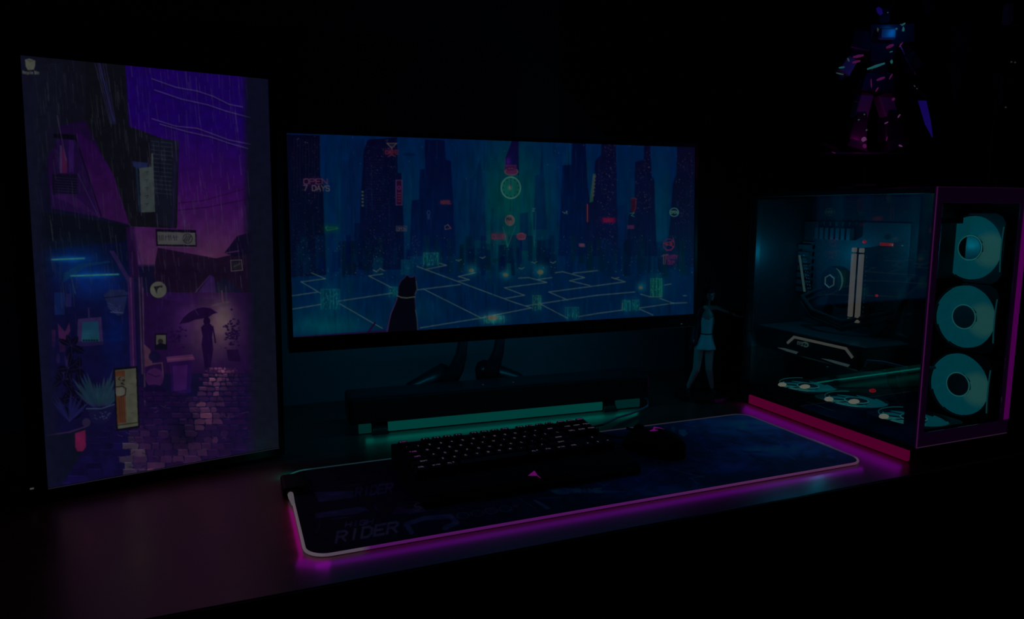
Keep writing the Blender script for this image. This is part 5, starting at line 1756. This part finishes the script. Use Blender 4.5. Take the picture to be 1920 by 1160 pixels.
rteal = glow('robot_glint_teal', (24, 74, 76), 1.0)  # emission for reflections painted onto the armour
rpink = glow('robot_glint_pink', (66, 14, 58), 1.0)
rhot = glow('robot_glow_hot_pink', (84, 44, 84), 1.0)
rblue = glow('robot_glow_blue', (16, 6, 78), 1.0)
rdot = glow('robot_glint_dot', (40, 56, 58), 1.0)
MB().lathe([(.050, .0005), (.050, .006), (.044, .010)], n=8).build('stand_base', M['satin'], rb)
MB().tube([rp_(1625, 348, .004), rp_(1625, 300, .004), rp_(1622, 262, .012)], .0028, 8).build('stand_pole', M['metal'], rb)
MB().box(rp_(1606, 292, .0), (.150, .060, .006), .002).build('stand_deck', M['robot_dark'], rb)


def rpart(name, a, b, wa, wb, m, da=0.0, db=0.0, th=1.0, bev=.0015):
    """Armour block tapering from sketch point a to b; returns the object."""
    A, B = rp_(*a, da), rp_(*b, db)
    d = (B - A).normalized()
    s = Vector((0, 1, 0)).cross(d)
    s.normalize()
    y = d.cross(s).normalized()
    mb = MB()
    va = [mb.bm.verts.new(A + s * i * wa / 2 + y * j * wa / 2 * th) for i, j in ((-1, -1), (1, -1), (1, 1), (-1, 1))]
    vb = [mb.bm.verts.new(B + s * i * wb / 2 + y * j * wb / 2 * th) for i, j in ((-1, -1), (1, -1), (1, 1), (-1, 1))]
    mb.bm.faces.new(va); mb.bm.faces.new(vb[::-1])
    for i in range(4):
        mb.bm.faces.new((va[i], va[(i + 1) % 4], vb[(i + 1) % 4], vb[i]))
    bmesh.ops.bevel(mb.bm, geom=list(mb.bm.edges), offset=bev, segments=1, affect='EDGES')
    return mb.build(name, m, rb)


rd, rw, rm = M['robot_dark'], M['robot_white'], M['robot_metal']
head = rpart('head', (1634, 62), (1630, 36), .020, .024, rd)
MB().prism([rp_(1636, 40, -.013), rp_(1650, 20, -.016), rp_(1640, 44, -.013)], (0, .003, 0)).build('antenna', rm, head)
MB().prism([rp_(1628, 40, -.013), rp_(1612, 22, -.016), rp_(1624, 46, -.013)], (0, .003, 0)).build('antenna', rm, head)
torso = rpart('torso', (1632, 128), (1632, 66), .040, .062, rd, th=.7)
MB().box(rp_(1632, 84, -.024), (.030, .010, .020), .003).build('chest_plate', rw, torso)
rpart('waist', (1628, 150), (1630, 128), .030, .028, rm)
hips = rpart('hip_armour', (1625, 182), (1628, 150), .064, .046, rd, th=.7)
for s, sh, el, wr_ in ((-1, (1596, 92), (1582, 122), (1566, 148)), (1, (1664, 82), (1682, 114), (1700, 140))):
    rpart('shoulder', (sh[0] + s * 6, sh[1] + 16), (sh[0], sh[1] - 16), .036, .040, rd, th=.9)
    rpart('upper_arm', sh, el, .018, .016, rm)
    rpart('forearm', el, wr_, .020, .024, rw if s < 0 else rd)
    rpart('hand', wr_, (wr_[0] + s * 3, wr_[1] + 10), .014, .010, rm)
for s, hp, kn, an in ((-1, (1612, 182), (1602, 226), (1596, 268)), (1, (1642, 182), (1658, 222), (1664, 266))):
    rpart('thigh', hp, kn, .024, .024, rw)
    rpart('knee', (kn[0], kn[1] + 10), (kn[0], kn[1] - 8), .022, .018, rd, -.006, -.006)
    rpart('shin', kn, an, .026, .034, rd)
    rpart('robot_foot', (an[0] + s * 6, an[1] + 20), an, .044, .026, rd, -.010, -.004, .9)
rpart('side_skirt', (1598, 200), (1606, 160), .022, .014, rd)
rpart('side_skirt', (1652, 200), (1648, 160), .022, .014, rd)
# weapon pod lying out to the lower left
rpart('gun_barrel', (1528, 272), (1578, 292), .007, .011, rm, -.02, -.01)
rpart('gun_body', (1570, 288), (1604, 284), .016, .018, rd, -.01, -.01)
# wing blades behind
wing_m = mat('wing_navy', (.05, .05, .11), .35)
for pts in ([(1728, 2), (1754, 0), (1750, 28), (1738, 32)], [(1795, 50), (1812, 44), (1830, 48), (1822, 110), (1808, 196), (1800, 150), (1790, 120)], [(1688, 54), (1712, 58), (1704, 110), (1690, 120)], [(1680, 120), (1696, 126), (1690, 160), (1680, 150)]):
    MB().prism([rp_(x, y, .050) for x, y in pts], (0, .004, 0)).build('wing_blade', wing_m, rb)
MB().tube([rp_(1640, 100, .02), rp_(1690, 80, .050), rp_(1740, 60, .052), rp_(1800, 90, .052)], .0030, 8).build('wing_arm', M['robot_metal'], rb, smooth=True)
MB().tube([rp_(1736, 16, .054), rp_(1740, 60, .052)], .0028, 8).build('wing_arm', M['robot_metal'], rb, smooth=True)
MB().tube([rp_(1648, 140, .02), rp_(1690, 150, .03), rp_(1722, 190, -.004)], .0028, 8).build('blade_arm', M['robot_metal'], rb, smooth=True)
MB().prism([rp_(1708, 195, -.004), rp_(1722, 195, -.004), rp_(1733, 232, -.004), rp_(1739, 260, -.004), rp_(1724, 236, -.004)], (0, .003, 0)).build('light_blade', rblue, rb)
# glints on the armour painted as glowing strips; the foot spot is an LED
bars = [((1632, 82), (1651, 74), .0056, rteal), ((1606, 142), (1636, 132), .0056, rteal), ((1662, 70), (1664, 78), .0050, rteal), ((1648, 128), (1650, 136), .0046, rteal),
        ((1556, 139), (1566, 138), .0034, rteal), ((1554, 147), (1567, 150), .0028, rdot), ((1571, 122), (1574, 128), .0030, rdot), ((1616, 73), (1619, 80), .0034, rdot), ((1658, 56), (1664, 52), .0040, rteal),
        ((1614, 36), (1622, 48), .0090, rblue), ((1560, 108), (1563, 112), .0050, rblue), ((1724, 138), (1734, 136), .0050, rblue),
        ((1586, 120), (1604, 117), .0060, rpink), ((1580, 130), (1594, 127), .0052, rpink), ((1636, 106), (1648, 101), .0066, rpink), ((1660, 104), (1666, 94), .0030, rpink),
        ((1622, 162), (1636, 157), .0058, rpink), ((1645, 160), (1650, 151), .0032, rpink), ((1611, 160), (1613, 180), .0022, rpink), ((1620, 182), (1624, 175), .0030, rpink), ((1656, 196), (1659, 192), .0060, rpink),
        ((1627, 238), (1628, 230), .0066, rpink), ((1665, 228), (1670, 221), .0030, rhot), ((1624, 254), (1630, 246), .0026, rhot), ((1640, 237), (1646, 234), .0026, rhot), ((1605, 222), (1606, 220), .0030, rdot), ((1594, 231), (1597, 230), .0028, rdot),
        ((1604, 268), (1609, 262), .0092, rhot), ((1606, 282), (1606, 274), .0080, rpink), ((1666, 276), (1672, 279), .0036, rhot), ((1622, 262), (1624, 258), .0030, rhot), ((1611, 250), (1612, 247), .0030, rdot),
        ((1727, 102), (1729, 106), .0022, rdot), ((1732, 103), (1733, 105), .0022, rdot), ((1712, 160), (1714, 164), .0022, rdot), ((1718, 162), (1719, 164), .0020, rdot), ((1636, 44), (1638, 45), .0022, rdot), ((1648, 40), (1649, 41), .0020, rdot), ((1650, 61), (1652, 62), .0022, rdot), ((1643, 113), (1648, 112), .0024, rteal), ((1545, 288), (1554, 292), .0016, rpink), ((1640, 268), (1641, 260), .0020, rpink)]
from mathutils.bvhtree import BVHTree
armour = []
for o_ in rb.children:
    if o_.type == 'MESH':
        armour.append(BVHTree.FromPolygons([v_.co.copy() for v_ in o_.data.vertices], [tuple(f_.vertices) for f_ in o_.data.polygons]))


def skin_depth(px, py):
    """Front surface of the armour at or next to a sketch point, or None."""
    for rad in (0, 4, 8, 13):
        for q_ in range(1 if rad == 0 else 8):
            x_, y_ = px + rad * math.cos(q_ * PI / 4), py + rad * math.sin(q_ * PI / 4)
            hits = [t_.ray_cast(rp_(x_, y_, -.2), Vector((0, 1, 0)))[0] for t_ in armour]
            hits = [h_.y for h_ in hits if h_ is not None]
            if hits:
                return x_, y_, min(hits)
    return None


for a, b, w_, m in bars:
    mid = ((a[0] + b[0]) / 2, (a[1] + b[1]) / 2)
    hit = skin_depth(*mid)
    if hit is None:
        continue
    ox, oy, dp = hit[0] - mid[0], hit[1] - mid[1], hit[2] - .0004
    A, B = rp_(a[0] + ox, a[1] + oy, dp), rp_(b[0] + ox, b[1] + oy, dp)
    MB().tube([A, (A + B) / 2, B], [w_ * .28, w_ * .5, w_ * .3], 6).build('light', m, rb)  # glint strip on the armour, its shine given as emission
lamp('robot_lamp_pink', 'POINT', rp_(1606, 262, -.050), .009, (84, 0, 70), rb, .0006)
lamp('robot_fill_teal', 'POINT', rp_(1650, 78, -.055), .012, (0, 40, 90), rb, .0006)  # added fill in front of the robot so the upper body shows
lamp('robot_fill_mid', 'POINT', rp_(1600, 150, -.060), .010, (30, 20, 90), rb, .0006)  # added fill at mid height, no such LED on the robot

# ---------------------------------------------------------------- dim post at the right edge and a thin rod on the case
ps = thing('upright_post', 'dim dark upright post with pale dots at the right edge', 'post', (1.335, .93, 0))
MB().lathe([(.045, 0), (.045, .006), (.010, .010), (.008, .02)], n=24).build('post_base', M['satin'], ps)
MB().tube([(0, 0, .012), (0, 0, .86)], .006, 10).build('pole', M['satin'], ps)
MB().box((.004, -.010, .640), (.022, .014, .060), .003).build('clamp', M['plastic'], ps)
MB().lathe([(.007, 0), (.007, .006)], n=16, M=Matrix.Translation((.004, -.0175, .655)) @ Matrix.Rotation(PI / 2, 4, 'X')).build('knob', M['metal'], ps)
for x_, z_ in ((-.002, .610), (.002, .690), (.012, .690)):
    MB().ball((x_, -.018, z_), .0015, 8).build('stud', glow('stud_pale', (36, 36, 38)), ps)
MB().box((.010, -.008, .775), (.040, .020, .040), .005).build('cap', M['pale'], ps)
rod = MB().tube([(1.225, .872, CZ1 + .0048), (1.262, .872, CZ1 + .0125), (1.272, .872, CZ1 + .0135)], [.0012, .0014, .0024], 8)
rod.tube([(1.225, .872, CZ1 + .0048), (1.222, .872, CZ1 + .0008)], .0013, 8)
rod.tube([(1.268, .872, CZ1 + .0125), (1.270, .872, CZ1 + .0008)], .0013, 8)
tag(rod.build('metal_rod', M['pale']), 'thin pale rod resting on top of the glass case', 'rod')
